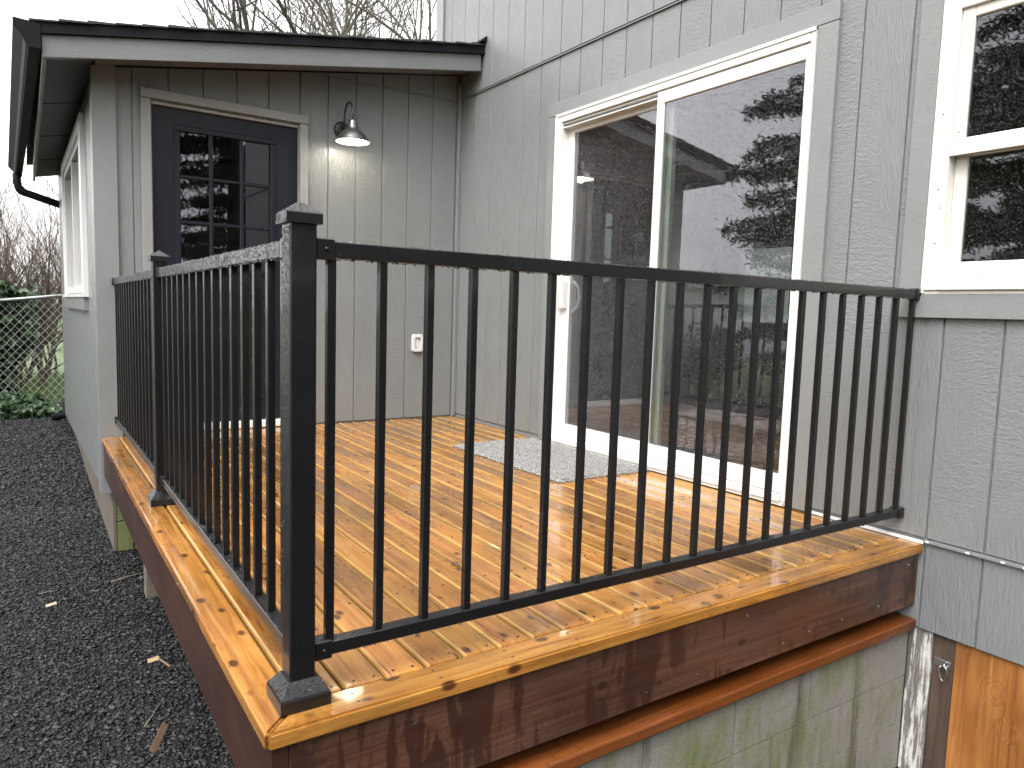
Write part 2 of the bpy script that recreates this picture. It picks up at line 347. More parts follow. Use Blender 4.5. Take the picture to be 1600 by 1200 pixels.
# ------------------------------------------------------------------ ground
def gz(x, y): return -0.76 + 0.05*max(-9.0, min(y, 7.0)) + 0.010*math.sin(x*2.3+1)*math.cos(y*1.7)
xs = sorted(set([-300, -120, -60, -30, -18, -12] + [-8+.4*i for i in range(41)] + [12, 20, 40, 90, 300])); ys = sorted(set([-300, -120, -60, -30, -18] + [-10+.4*i for i in range(46)] + [12, 18, 30, 60, 120, 300]))
V = [(x, y, gz(x, y)) for y in ys for x in xs]; n = len(xs)
F = [[j*n+i, j*n+i+1, (j+1)*n+i+1, (j+1)*n+i] for j in range(len(ys)-1) for i in range(n-1)]
mesh_obj('ground', V, F, M_GROUND, smooth=True, kind='structure')

# gravel stones (uncountable)
def rock_field(cnt, sampler, smin, smax):
    base = np.array([(1, 0, 0), (-1, 0, 0), (0, 1, 0), (0, -1, 0), (0, 0, 1), (0, 0, -1), (.6, .6, .5), (-.6, -.6, .5)], float)
    fc = np.array([(0, 6, 4), (6, 2, 4), (2, 1, 4), (1, 7, 4), (7, 3, 4), (3, 0, 4), (0, 2, 6), (1, 3, 7), (2, 0, 5), (1, 2, 5), (3, 1, 5), (0, 3, 5)])
    P = np.array([sampler() for _ in range(cnt)]); s = RNG.uniform(smin, smax, cnt)*RNG.choice([.7, 1, 1, 1.5], cnt)
    V = base[None]*(1+RNG.uniform(-.35, .35, (cnt, 8, 3))); V = V*np.stack([s*RNG.uniform(.7, 1.3, cnt), s*RNG.uniform(.7, 1.3, cnt), s*RNG.uniform(.4, .75, cnt)], 1)[:, None, :]
    a = RNG.uniform(0, 6.28, cnt); ca, sa = np.cos(a)[:, None], np.sin(a)[:, None]; X = V[:, :, 0]*ca-V[:, :, 1]*sa; Y = V[:, :, 0]*sa+V[:, :, 1]*ca
    V = np.stack([X, Y, V[:, :, 2]], 2)+P[:, None, :]
    return V.reshape(-1, 3), (fc[None]+8*np.arange(cnt)[:, None, None]).reshape(-1, 3)
def samp_near():
    y = random.uniform(-3.2, 1.2); x = random.uniform(-3.7, -2.05 if y < 0 else -2.42); return (x, y, gz(x, y)+random.uniform(-.004, .009))
def samp_far():
    y = random.uniform(.8, 5.6); x = random.uniform(-3.7, -2.44-.008*y); return (x, y, gz(x, y)+random.uniform(-.004, .010))
Va, Fa = rock_field(74000, samp_near, .004, .0092); Vb, Fb = rock_field(26000, samp_far, .007, .014)
tag(mesh_obj('gravel', np.vstack([Va, Vb]), np.vstack([Fa, Fb+len(Va)]), M_STONE), 'wet black crushed gravel covering the ground beside the deck', 'gravel', None, 'stuff')

# ------------------------------------------------------------------ HOUSE
house = empty('house', (0, 0, -.8), label='grey board-sided house with dark low-pitched side entry, doors and windows', cat='house')
GW = .0068          # groove width
def clip_rects(y0, y1, z0, z1, holes):
    """split a board (y0..y1) into vertical pieces around holes; returns list of (ya,yb,za,zb)"""
    out = []; cuts = sorted({y0, y1} | {h for q in holes for h in q[:2] if y0 < h < y1})
    for a, b in zip(cuts[:-1], cuts[1:]):
        m = (a+b)/2; segs = [(z0, z1)]
        for h in holes:
            if h[0] <= m <= h[1]:
                ns = []
                for s0, s1 in segs:
                    if h[3] <= s0 or h[2] >= s1: ns.append((s0, s1)); continue
                    if h[2] > s0: ns.append((s0, h[2]))
                    if h[3] < s1: ns.append((h[3], s1))
                segs = ns
        out += [(a, b, c, d) for c, d in segs if d-c > .01 and b-a > .012]
    return out
# ---- right (long) wall, outer face x=0, runs along y
YR0, YR1, ZT = -6.6, .40, 4.3
SL = (-3.125, -1.300, .022, 2.090)           # sliding door frame  y0,y1,z0,z1
WN = (-4.60, -3.665, .975, 2.035)            # window frame
wall = empty('wall', (0, -3, -.3), house)
holes = [SL, WN]
bm = bmesh.new()
for (a, b_, c, d) in clip_rects(YR0, YR1, -.335, ZT, holes): bx(bm, .009, .12, a, b_, c, d)
bm_obj('sheathing', bm, M_SIDE, wall)
tiers = [(-.335, .008), (.024, 2.470), (2.490, ZT)]
y = -.245 + .2055*3
while y > YR0:
    hi = min(y-GW/2, YR1); lo = max(y-.2055+GW/2, YR0)
    if hi-lo > .02:
        for z0, z1 in tiers:
            for (a, b_, c, d) in clip_rects(lo, hi, z0, z1, holes):
                box('siding_board', 0, .0092, a, b_, c, d, M_SIDE, wall, .0022)
    y -= .2055
box('drip_flashing', -.012, .0085, YR0, YR1, 2.4715, 2.4765, M_TRIM, wall)
box('drip_flashing', -.014, .0085, YR0, -3.742, .0095, .019, M_TRIM, wall)
box('flashing_strip', -.010, -.001, -3.735, -3.235, .001, .012, M_FOAM, wall)
for k in range(7):
    yy = -3.75-.08*random.random()-.11*k; box('caulk_dab', -.0195, -.0145, yy-.008, yy+.006, .010, .018, M_FOAM, wall, .002)
# other sides of the main block and its roof
for nm, a in (('end_wall', (0.13, 6.0, YR1-.12, YR1)), ('end_wall', (0.13, 6.0, YR0, YR0+.12))):
    box(nm, a[0], a[1], a[2], a[3], -.5, ZT, M_SIDE, house)
p1, p2 = on_plane((1158, 392), 0, 3.4), on_plane((1230, 505), 0, 3.4)
bm = bmesh.new()
for (a, b_, c, d) in clip_rects(YR0+.13, YR1-.13, -.5, ZT, [(p2.y, p1.y, p2.z, p1.z+.02)]): bx(bm, 3.4, 3.5, a, b_, c, d)
bm_obj('far_wall', bm, M_INT, house)
corner = box('corner_board', -.016, -.0005, .295, YR1+.01, 2.3, ZT, M_TRIM, house, .002)
prism('main_roof', [(-.28, ZT+.02), (3.2, ZT+1.1), (6.3, ZT+.02), (6.3, ZT-.02), (3.2, ZT+.97), (-.28, ZT-.02)], 1, YR0-.3, YR1+.3, M_SHIN, house)
# interior of the main room: floor, ceiling
box('room_floor', .13, 3.39, YR0+.13, YR1-.13, -.12, -.02, M_INTF, house)
box('room_ceiling', .13, 3.39, YR0+.13, YR1-.13, 2.42, 2.5, M_INT, house)
# trim round sliding door
T = .020
tr = empty('sliding_door_trim', (-.01, -2.2, 0), house)
box('trim_board', -T, -.0005, SL[1]+.003, -1.195, .004, 2.100, M_TRIM, tr, .002)
box('trim_board', -T, -.0005, -3.224, SL[0]-.003, .004, 2.100, M_TRIM, tr, .002)
box('trim_board', -T, -.0005, -3.224, -1.195, 2.1025, 2.182, M_TRIM, tr, .002)
# ---- sliding door
sd_ = empty('sliding_door', (0, -2.2, .02), house)
y0, y1, z0, z1 = SL; X = -.032
fr = empty('door_frame', (0, -2.2, .02), sd_)
fw = .052
box('jamb', X, .10, y1-fw, y1, z0, z1, M_WHITE, fr, .003)
box('jamb', X, .10, y0, y0+.020, z0, z1, M_WHITE, fr, .003)
box('head', X, .10, y0+.0205, y1-fw-.0005, z1-.045, z1, M_WHITE, fr, .003)
box('sill', X-.012, .10, y0+.0205, y1-fw-.0005, z0, z0+.034, M_WHITE, fr, .003)
box('nail_fin', X-.006, X-.0005, y1-.012, y1+.006, z0, z1, M_WHITE, fr, .001)
box('nail_fin', X-.006, X-.0005, y0-.005, y1+.006, z1-.008, z1+.008, M_WHITE, fr, .001)
for zz in (.004, .012): box('sill_lip', X-.006, -.006, y0, y1, z0-.020+zz, z0-.0145+zz, M_WHITE, fr)
def sash(name, ya, yb, za, zb, xa, xb, st, top, bot, mat, glass, parent, stR=None, bev=.004):
    e = empty(name, ((xa+xb)/2, (ya+yb)/2, za), parent); stR = stR or st
    box('stile', xa, xb, yb-st, yb, za, zb, mat, e, bev); box('stile', xa, xb, ya, ya+stR, za, zb, mat, e, bev)
    box('top_rail', xa+.001, xb-.001, ya+stR-.002, yb-st+.002, zb-top, zb, mat, e, bev); box('bottom_rail', xa+.001, xb-.001, ya+stR-.002, yb-st+.002, za, za+bot, mat, e, bev)
    xm = xa+.012
    mesh_obj('glass_pane', [(xm, ya+stR-.001, za+bot-.001), (xm, yb-st+.001, za+bot-.001), (xm, yb-st+.001, zb-top+.001), (xm, ya+stR-.001, zb-top+.001)], [[0, 3, 2, 1]], glass, e)
    return e
ym = -2.212
inner = sash('sliding_panel', ym-.045, y1-fw+.004, z0+.037, z1-.048, .030, .064, .060, .062, .075, M_WHITE, M_GLASS, sd_, .060)
outer = sash('fixed_panel', y0+.016, ym+.030, z0+.037, z1-.048, -.024, .012, .052, .066, .085, M_WHITE, M_GLASS, sd_, .030)
for zz in (.05, .075): box('track_line', -.018, .028, ym+.031, y1-fw, z1-zz-.006, z1-zz, M_WHITE, sd_)
hb = box('handle', -.018, .0295, y1-fw-.050, y1-fw-.018, .88, 1.06, M_WHITE, sd_, .005)
V_, F_ = tube_vf([(.066, y1-fw-.055, .86), (.095, y1-fw-.075, .90), (.10, y1-fw-.080, .96), (.095, y1-fw-.075, 1.02), (.066, y1-fw-.055, 1.06)], .010, 8); mesh_obj('handle', V_, F_, M_WHITE, sd_, True)

# ---- right window
wn = empty('window', (0, -4.1, .98), house, label='cream vinyl single-hung window with dark panes')
y0, y1, z0, z1 = WN
box('frame_jamb', -.030, .10, y1-.052, y1, z0, z1, M_WHITE2, wn, .003); box('frame_jamb', -.030, .10, y0, y0+.052, z0, z1, M_WHITE2, wn, .003)
box('frame_head', -.030, .10, y0+.0525, y1-.0525, z1-.050, z1, M_WHITE2, wn, .003); box('frame_sill', -.034, .10, y0+.0525, y1-.0525, z0, z0+.048, M_WHITE2, wn, .003)
box('frame_flange', -.022, -.0005, y1+.0005, y1+.016, z0-.012, z1+.012, M_WHITE2, wn, .002)
box('frame_flange', -.022, -.0005, y0, y1, z0-.014, z0-.0005, M_WHITE2, wn, .002); box('frame_flange', -.022, -.0005, y0, y1, z1+.0005, z1+.014, M_WHITE2, wn, .002)
zm = 1.492
sash('upper_sash', y0+.051, y1-.051, zm-.02, z1-.049, -.018, .012, .045, .038, .055, M_WHITE2, M_GLASSW, wn)
sash('lower_sash', y0+.051, y1-.051, z0+.047, zm+.018, .020, .050, .046, .045, .060, M_WHITE2, M_GLASSW, wn)
box('meeting_lip', -.030, -.0185, y0+.053, y1-.053, zm-.028, zm-.012, M_WHITE2, wn, .002)
for zz, yy in ((1.35, -3.69), (1.28, -3.70), (1.62, -3.685), (1.15, -3.695), (1.545, -3.745), (1.02, -3.86)):
    V_, F_ = tube_vf([(-.0345, yy, zz), (-.029, yy, zz)], .0022, 6); mesh_obj('nail_hole', V_, F_, M_DARK, wn)
wt = empty('window_trim', (0, -4.1, .9), house)
box('trim_board', -.022, -.0005, y1+.0175, -3.566, .9735, z1+.10, M_TRIM, wt, .002); box('trim_board', -.022, -.0005, y0-.10, -3.566, .872, .9710-.010, M_TRIM, wt, .002)
box('trim_board', -.022, -.0005, y0-.10, y0-.002, .9625, z1+.10, M_TRIM, wt, .002); box('trim_board', -.024, -.0005, y0-.10, y1+.0165, z1+.015, z1+.10, M_TRIM, wt, .002)

# ---- below the siding: post, plank, hatch
cr = empty('crawlspace_hatch', (.02, -4.2, -.9), house, label='orange plywood hatch under the siding beside a peeling white post')
box('white_post', .012, .10, -3.792, -3.6995, -1.15, -.337, M_PEEL, cr, .003)
box('plank', .020, .06, -3.874, -3.794, -1.15, -.337, M_BRPOST, cr, .003)
box('plywood_panel', .014, .03, -5.3, -3.8755, -1.15, -.337, M_PLY, cr, .001)
hp = box('hasp', .0165, .0195, -3.862, -3.800, -.462, -.432, M_STEEL, cr, .001)
V_, F_ = tube_vf([(.018, -3.846+.012*math.cos(a), -.447+.012*math.sin(a)-.001) if False else (.018-.020*math.sin(a), -3.846, -.447+.010*math.cos(a)) for a in [math.pi*i/8 for i in range(9)]], .0032, 8); mesh_obj('staple', V_, F_, M_STEEL, cr, True)
P = [(-.004, -3.838, -.447), (-.004, -3.829, -.462), (-.003, -3.840, -.498), (-.003, -3.848, -.507), (-.003, -3.856, -.498), (-.004, -3.862, -.462), (-.004, -3.852, -.447), (-.004, -3.838, -.447)]
V_, F_ = tube_vf(P, .0026, 8); tag(mesh_obj('snap_hook', V_, F_, M_STEEL, None, True), 'small steel snap hook hanging from the hasp below the grey siding', 'hook')

# ---- back wall of entry addition, outer face y=0
def zu(x): return 2.182+.1757*(x+2.757)      # underside of roof
DO = (-2.205, -1.255, .004, 2.085)           # door rough opening
bw = empty('entry_wall', (-1.25, .05, -.3), house)
XL = -2.49
bm = bmesh.new()
for (a, b_) in ((XL+.02, DO[0]), (DO[1], -.001)): poly_prism(bm, [(a, -.34), (b_, -.34), (b_, zu(b_)-.004), (a, zu(a)-.004)], 1, .009, .12)
poly_prism(bm, [(DO[0]+.001, DO[3]), (DO[1]-.001, DO[3]), (DO[1]-.001, zu(DO[1])-.004), (DO[0]+.001, zu(DO[0])-.004)], 1, .0091, .119)
bm_obj('sheathing', bm, M_SIDE, bw)
x = -.0345
while x > -2.40:
    a, b_ = max(x-.2055+GW/2, -2.385), x-GW/2
    for (ca, cb, c, d) in clip_rects(a, b_, .006, 9, [(DO[0], DO[1], -1, DO[3])]):
        for lo, hi in ((c, 2.448), (2.462, 9)):
            lo = max(lo, c); ta, tb = min(hi, zu(ca)-.006), min(hi, zu(cb)-.006)
            if tb-lo < .02: continue
            pts = [(ca, lo), (cb, lo), (cb, tb)] + ([(ca, ta)] if ta > lo+.004 else [])
            if 0 < ta-lo <= .004 or ta <= lo:
                xc = ca+(cb-ca)*max(0, (lo+.003-ta))/(tb-ta); pts = [(xc, lo), (cb, lo), (cb, tb)]
            elif hi < 9 and zu(ca)-.006 < hi and zu(cb)-.006 > hi:
                xc = (hi+.006-2.182)/.1757-2.757; pts = [(ca, lo), (cb, lo), (cb, hi), (xc, hi), (ca, ta)]
            prism('siding_board', pts, 1, 0, .0092, M_SIDE, bw, .002)
    x -= .2055
box('inside_corner_trim', -.032, -.0025, -.030, -.0005, .004, 2.60, M_SIDE, bw, .003)
prism('corner_board', [(XL-.022, -.36), (-2.382, -.36), (-2.382, zu(-2.382)-.003), (XL-.022, zu(XL-.022)-.003)], 1, -.020, -.0005, M_TRIM, bw, .002)
# door trim
dt = empty('entry_door_trim', (-1.73, 0, 0), house)
box('trim_board', -2.252, -2.192, -.026, -.0005, .003, 2.090, M_DTRIM, dt, .004); box('trim_board', -1.268, -1.208, -.026, -.0005, .003, 2.090, M_DTRIM, dt, .004)
box('trim_board', -2.252, -1.208, -.027, -.0005, 2.092, 2.150, M_DTRIM, dt, .004)
box('jamb', -2.2045, -2.187, -.0003, .11, .003, 2.083, M_DTRIM, dt, .002); box('jamb', -1.273, -1.2555, -.0003, .11, .003, 2.083, M_DTRIM, dt, .002); box('jamb', -2.1868, -1.2735, -.0003, .11, 2.064, 2.083, M_DTRIM, dt, .002)
# entry door
ed = empty('entry_door', (-1.73, .04, .05), house, label='charcoal entry door with nine glass lites and lower panels')
a, b_, c, d = -2.184, -1.276, .055, 2.060; gx0, gx1, gz0, gz1 = -2.030, -1.452, 1.075, 1.935; yf, yb = .022, .066
bm = bmesh.new()
bx(bm, a, gx0, yf, yb, c, d); bx(bm, gx1, b_, yf, yb, c, d); bx(bm, gx0, gx1, yf, yb, gz1, d); bx(bm, gx0, gx1, yf, yb, c, gz0)
bm_obj('slab', bm, M_DOOR, ed)
for (p0, p1, q0, q1) in ((-2.05, -1.765, .20, .93), (-1.72, -1.435, .20, .93)):
    for m_ in ((p0, p1, q0, q0+.022), (p0, p1, q1-.022, q1), (p0, p0+.022, q0+.0225, q1-.0225), (p1-.022, p1, q0+.0225, q1-.0225)):
        box('panel_moulding', m_[0], m_[1], yf-.008, yf-.0003, m_[2], m_[3], M_DOOR, ed, .003)
for m_ in ((gx0-.028, gx1+.028, gz1-.006, gz1+.028), (gx0-.028, gx1+.028, gz0-.028, gz0+.006), (gx0-.028, gx0+.006, gz0+.0065, gz1-.0065), (gx1-.006, gx1+.028, gz0+.0065, gz1-.0065)):
    box('lite_frame', m_[0], m_[1], yf-.012, yf-.0003, m_[2], m_[3], M_DOOR, ed, .004)
for i in (1, 2):
    xx = gx0+(gx1-gx0)*i/3; box('muntin', xx-.011, xx+.011, yf-.009, yf+.012, gz0+.006, gz1-.006, M_DOOR, ed, .004)
    zz = gz0+(gz1-gz0)*i/3; box('muntin', gx0+.006, gx1-.006, yf-.007, yf+.010, zz-.010, zz+.010, M_DOOR, ed, .003)
for i in range(3):
    for j in range(3):
        xa, xb = gx0+(gx1-gx0)*i/3, gx0+(gx1-gx0)*(i+1)/3; za, zb = gz0+(gz1-gz0)*j/3, gz0+(gz1-gz0)*(j+1)/3
        mesh_obj('glass_pane', [(xa, yf+.013, za), (xb, yf+.013, za), (xb, yf+.013, zb), (xa, yf+.013, zb)], [[0, 1, 2, 3]], M_GLASSD, ed)
V_, F_ = tube_vf([(-2.135, yf-.001, .98), (-2.135, yf-.05, .98)], [.016, .010], 10); mesh_obj('lever_handle', V_, F_, M_LAMPB, ed, True)
box('threshold', -2.186, -1.274, -.030, .09, .004, .050, M_WHITE, ed, .004)
# ---- left side wall of the addition (slightly skewed)
SK = -.008; YE = 4.45
lw = empty('side_wall', (XL, 2.2, -.4), house)
def lx(y, off=0): return XL+SK*y-off
def left_box(bm, ya, yb, za, zb, o0, o1, zslope=0):
    P = []
    for y_ in (ya, yb):
        for o in (o0, o1): P.append((lx(y_, o), y_))
    vs = [bm.verts.new((P[i][0], P[i][1], z)) for z in (za, zb) for i in (0, 2, 3, 1)]
    if zslope:
        for v_ in vs[:4]: v_.co.z = za+zslope*(v_.co.y)
    for f in BOXF: bm.faces.new([vs[i] for i in f])
WL_ = (.98, 3.15, .90, 2.03)   # window on the side wall
ZTL = 2.225
yy = .10
bm = bmesh.new()
for (a, b_, c, d) in clip_rects(.02, YE, -.34, ZTL, [(WL_[0]+.02, WL_[1]-.02, WL_[2]+.02, WL_[3]-.02)]): left_box(bm, a, b_, c, d, -.10, -.012, -.018 if c < 0 else 0)
bm_obj('sheathing', bm, M_SIDE, lw)
while yy < YE:
    for (a, b_, c, d) in clip_rects(yy+GW/2, min(yy+.2055-GW/2, YE), -.355, ZTL, [WL_]):
        bm = bmesh.new(); left_box(bm, a, b_, c, d, -.0118, 0, -.022 if c < 0 else 0); bm_obj('siding_board', bm, M_SIDE, lw)
    yy += .2055
bm = bmesh.new(); left_box(bm, -.018, .098, -.36, ZTL, -.010, .020); bm_obj('corner_board', bm, M_TRIM, lw)
sw = empty('side_window', (lx(1.9), 1.9, .9), house, label='white window in the side wall under the eave')
a0, a1, b0, b1 = WL_
for nm, q, mt in (('trim', (a0-.16, a0, b0-.01, b1+.09), M_WHITE), ('trim', (a1, a1+.10, b0-.01, b1+.09), M_WHITE), ('trim', (a0+.001, a1-.001, b1+.001, b1+.09), M_WHITE), ('sill', (a0-.16, a1+.10, b0-.035, b0-.0105), M_WHITE), ('apron', (a0-.14, a1+.07, b0-.13, b0-.036), M_TRIM)):
    bm = bmesh.new(); left_box(bm, q[0], q[1], q[2], q[3], -.005, .030 if nm != 'sill' else .045); bm_obj(nm, bm, mt, sw)
for q in ((a0, a0+.05, b0, b1), (a1-.05, a1, b0, b1), (a0+.051, a1-.051, b0, b0+.05), (a0+.051, a1-.051, b1-.05, b1), ((a0+a1)/2-.03, (a0+a1)/2+.03, b0+.051, b1-.051)):
    bm = bmesh.new(); left_box(bm, q[0], q[1], q[2], q[3], -.05, .012); bm_obj('frame', bm, M_WHITE, sw)
for q in ((a0+.05, (a0+a1)/2-.03), ((a0+a1)/2+.03, a1-.05)):
    mesh_obj('glass_pane', [(lx(q[0], -.02), q[0], b0+.05), (lx(q[1], -.02), q[1], b0+.05), (lx(q[1], -.02), q[1], b1-.05), (lx(q[0], -.02), q[0], b1-.05)], [[0, 1, 2, 3]], M_GLASSW, sw)
prism('rear_wall', [(lx(YE)+.03, -.6), (0, -.6), (0, zu(0)+.01), (lx(YE)+.03, zu(XL)+.01)], 1, YE-.12, YE, M_SIDE, house)
box('entry_floor', XL+.15, -.05, .13, YE-.13, -.10, .0, M_INTF, house)
box('entry_side_wall', -.06, -.002, .41, YE-.13, -.3, 2.6, M_INT, house)
# ---- lean-to roof
rf = empty('entry_roof', (-1.3, 2, 2.3), house)
YF = -.330; XE = -2.757; YB = YE+.25
def zr_(x, o=0): return zu(x)+o
def roof_prism(name, x0, x1, o0, o1, ya, yb, mat, parent, xs_=None, bev=0):
    return prism(name, [(x0, zu(x0)+o0), (x1, zu(x1)+o0), (x1, zu(x1)+o1), (x0, zu(x0)+o1)], 1, ya, yb, mat, parent, bev)
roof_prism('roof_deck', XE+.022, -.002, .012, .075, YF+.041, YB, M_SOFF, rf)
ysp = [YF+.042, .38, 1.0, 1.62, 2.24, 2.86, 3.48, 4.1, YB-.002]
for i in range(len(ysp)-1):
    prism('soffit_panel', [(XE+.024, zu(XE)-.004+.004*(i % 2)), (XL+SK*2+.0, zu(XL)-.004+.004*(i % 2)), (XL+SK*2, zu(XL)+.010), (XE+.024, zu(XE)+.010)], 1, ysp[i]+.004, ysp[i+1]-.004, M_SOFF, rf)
for k in range(1):
    prism('soffit_panel', [(XL+.001, zu(XL)-.002), (-.004, zu(0)-.002), (-.004, zu(0)+.011), (XL+.001, zu(XL)+.011)], 1, YF+.042, -.022, M_SIDE, rf)
roof_prism('rake_board', XE, -.022, -.050, .068, YF, YF+.040, M_RAKE, rf, bev=.002)
roof_prism('drip_edge', XE-.03, -.004, .0705, .128, YF-.016, YF+.002, M_METAL, rf)
roof_prism('drip_edge', XE-.03, -.004, .0685, .0755, YF-.022, YF-.0162, M_METAL, rf)
box('eave_board', XE, XE+.021, YF+.0405, YB, zu(XE)-.05, zu(XE)+.070, M_TRIM, rf, .002)
nc = 21; L_ = 2.83/nc
for i in range(nc):
    x0 = XE-.055+i*L_; x1 = min(x0+L_*1.25, -.001)
    prism('shingle_course', [(x0, zu(x0)+.130), (x1, zu(x1)+.129-.004), (x1, zu(x1)+.139-.006), (x0, zu(x0)+.139+.003*(i % 3))], 1, YF-.028-.006*(i % 2), YB, M_SHIN, rf)
prism('roof_flashing', [(-.055, zu(-.055)+.150), (-.002, zu(0)+.150), (-.002, zu(0)+.185), (-.008, zu(0)+.185)], 1, YF-.045, YB, M_METAL, rf)
# gutter (K profile), follows the eave with the same skew
gp = [(0, .055), (0, -.075), (-.055, -.075), (-.068, -.062), (-.080, -.030), (-.105, .000), (-.122, .020), (-.122, .062), (-.112, .062), (-.112, .028), (-.070, -.022), (-.050, -.063), (-.006, -.063), (-.006, .055)]
GS = -.019
def gx(y_): return XE-.004+GS*(y_-YF)
V = []; F = []
for y_ in (YF-.02, YB): V += [(gx(y_)+p_[0]-(.0), y_, zu(XE)+.060+p_[1]) for p_ in gp]
n = len(gp); F = [[i, (i+1) % n, n+(i+1) % n, n+i] for i in range(n)]
F += [[0, 13, 12, 1], [1, 12, 11, 2], [2, 11, 3], [3, 11, 10, 4], [4, 10, 5], [5, 10, 9, 6], [6, 9, 8, 7]]; F += [[n+i for i in f[::-1]] for f in F[-7:]]
gut = mesh_obj('gutter', V, F, M_METAL, rf)
ec = [(0, .055), (0, -.075), (-.055, -.075), (-.068, -.062), (-.080, -.030), (-.105, .000), (-.122, .020), (-.122, .062)]
prism('gutter_end_cap', [(gx(YF)+p_[0]-.001, zu(XE)+.060+p_[1]) for p_ in ec], 1, YF-.0235, YF-.0205, M_METAL, rf)
# downspout
yd = YE+.07
P = [(gx(yd)-.05, yd, zu(XE)-.01), (gx(yd)-.05, yd, zu(XE)-.10), (gx(yd)-.035, yd, zu(XE)-.16), (gx(yd)+.0, yd, zu(XE)-.195), (lx(YE)+.02, yd, zu(XE)-.300), (lx(YE)+.048, yd, zu(XE)-.33), (lx(YE)+.055, yd, zu(XE)-.40), (lx(YE)+.055, yd, gz(-2.55, yd)+.12), (lx(YE)+.03, yd, gz(-2.55, yd)+.07), (lx(YE)-.13, yd+.02, gz(-2.6, yd)+.045)]
tube('downspout', P, .040, M_METAL, rf, 10)
for k in range(7):
    q = Vector(P[2]).lerp(Vector(P[3]), k/6)
    V_, F_ = tube_vf([q, q+(Vector(P[3])-Vector(P[2])).normalized()*.006], .0445, 10); mesh_obj('elbow_ridge', V_, F_, M_METAL, rf, True)
# ---- addition foundation
fd = empty('entry_foundation', (-2.4, 2, -.9), house)
V = []; 
bm = bmesh.new(); left_box(bm, .012, YE-.02, -1.2, -.345, -.062, -.045, -.02); bm_obj('concrete_wall', bm, M_CONC, fd)
for i, (x0, x1) in enumerate([(-2.432, -2.33), (-2.325, -1.93), (-1.925, -1.53), (-1.525, -1.13)]):
    for z0, z1 in ((-.555, -.36), (-.755, -.56), (-.955, -.76)):
        box('block', x0, x1, .016+.006*(i % 2), .14, z0, z1, M_MOSS, fd, .004)
box('foundation_core', -2.35, -.02, .05, .13, -1.2, -.345, M_MORT, fd)

# ------------------------------------------------------------------ DECK
deck = empty('deck', (-1.25, -1.9, -.7), label='raised wet cedar deck with mitred border boards and dark brown fascia', cat='deck')
W, L = 2.504, 3.735; BW = .092; G = .0085
XI = -2.410; YI = -3.641
for k in range(24):
    x0 = XI+.1023*k+G/2; x1 = min(XI+.1023*(k+1)-G/2, -.006)
    if x1-x0 < .02: continue
    o = box('deck_board', x0, x1, YI+.003, -.004 if x0 > -2.36 else -.024, -.038-.0008*(k % 3), -.0008*(k % 3), M_DECK, deck, .0065, 2)
    o.data.materials.append(M_EDGELIT)
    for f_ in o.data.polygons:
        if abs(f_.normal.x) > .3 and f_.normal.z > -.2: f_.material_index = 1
# mitred border boards (profile with eased outer edge)
def mitre_board(name, pts_fn, mat):
    bm = bmesh.new(); vs = []
    for z in (-.038, 0):
        vs.append([bm.verts.new((p[0], p[1], z)) for p in pts_fn])
    bm.faces.new(vs[0][::-1]); bm.faces.new(vs[1])
    for i in range(4): bm.faces.new([vs[0][i], vs[0][(i+1) % 4], vs[1][(i+1) % 4], vs[1][i]])
    bmesh.ops.bevel(bm, geom=bm.edges[:], offset=.006, segments=2, affect='EDGES')
    return bm_obj(name, bm, mat, deck)
m_ = .0012
mitre_board('border_board', [(-W+m_*1.5, -L), (-.003, -L), (-.003, YI-.0005), (XI-.003+m_, YI-.0005)], M_BORDX)
mitre_board('border_board', [(-W, -L+m_*1.5), (XI-.003, YI-.0005+m_), (XI-.003, -.0245), (-W, -.0245)], M_DECK)
ff = box('fascia_board', -2.4535, -.004, L*-1+.014, -L+.050, -.246, -.0385, M_FASX, deck, .003)
box('fascia_board', -2.492, -2.454, -L+.0135, -.022, -.246, -.0385, M_FASY, deck, .003)
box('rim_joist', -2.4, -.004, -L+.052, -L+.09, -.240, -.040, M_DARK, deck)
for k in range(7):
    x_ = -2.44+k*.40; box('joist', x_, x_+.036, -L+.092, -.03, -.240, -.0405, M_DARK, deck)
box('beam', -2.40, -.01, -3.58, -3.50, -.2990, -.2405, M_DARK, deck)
box('support_post', -2.36, -2.27, -.78, -.69, -1.0, -.2405, M_CONC, deck, .004)
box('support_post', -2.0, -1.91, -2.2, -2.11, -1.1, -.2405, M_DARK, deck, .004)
# screws
mb = MB()
for k in range(23):
    xc = XI+.1023*k
    for y_ in [-3.615, -3.2, -2.8, -2.4, -2.0, -1.6, -1.2, -.8, -.4, -.03]:
        for dx in (.028, .078):
            x_ = xc+dx+random.uniform(-.004, .004); q = y_+random.uniform(-.006, .006)
            V_, F_ = tube_vf([(x_, q, -.004), (x_, q, .0006)], .0036, 6); mb.add(V_, F_)
for k in range(12):
    for dy in (.03, .068):
        x_ = -2.3+.2*k; V_, F_ = tube_vf([(x_, -L+dy, -.004), (x_, -L+dy, .0006)], .0036, 6); mb.add(V_, F_)
mb.build('deck_screws', M_DARK, deck, kind='stuff')
mb = MB()
for k in range(13):
    x_ = -2.38+.19*k+random.uniform(-.03, .03); z_ = random.choice((-.07, -.075, -.20, -.21)); V_, F_ = tube_vf([(x_, -L+.0125, z_), (x_, -L+.016, z_)], .0042, 6); mb.add(V_, F_)
mb.build('fascia_nails', M_STEEL, deck, kind='stuff')

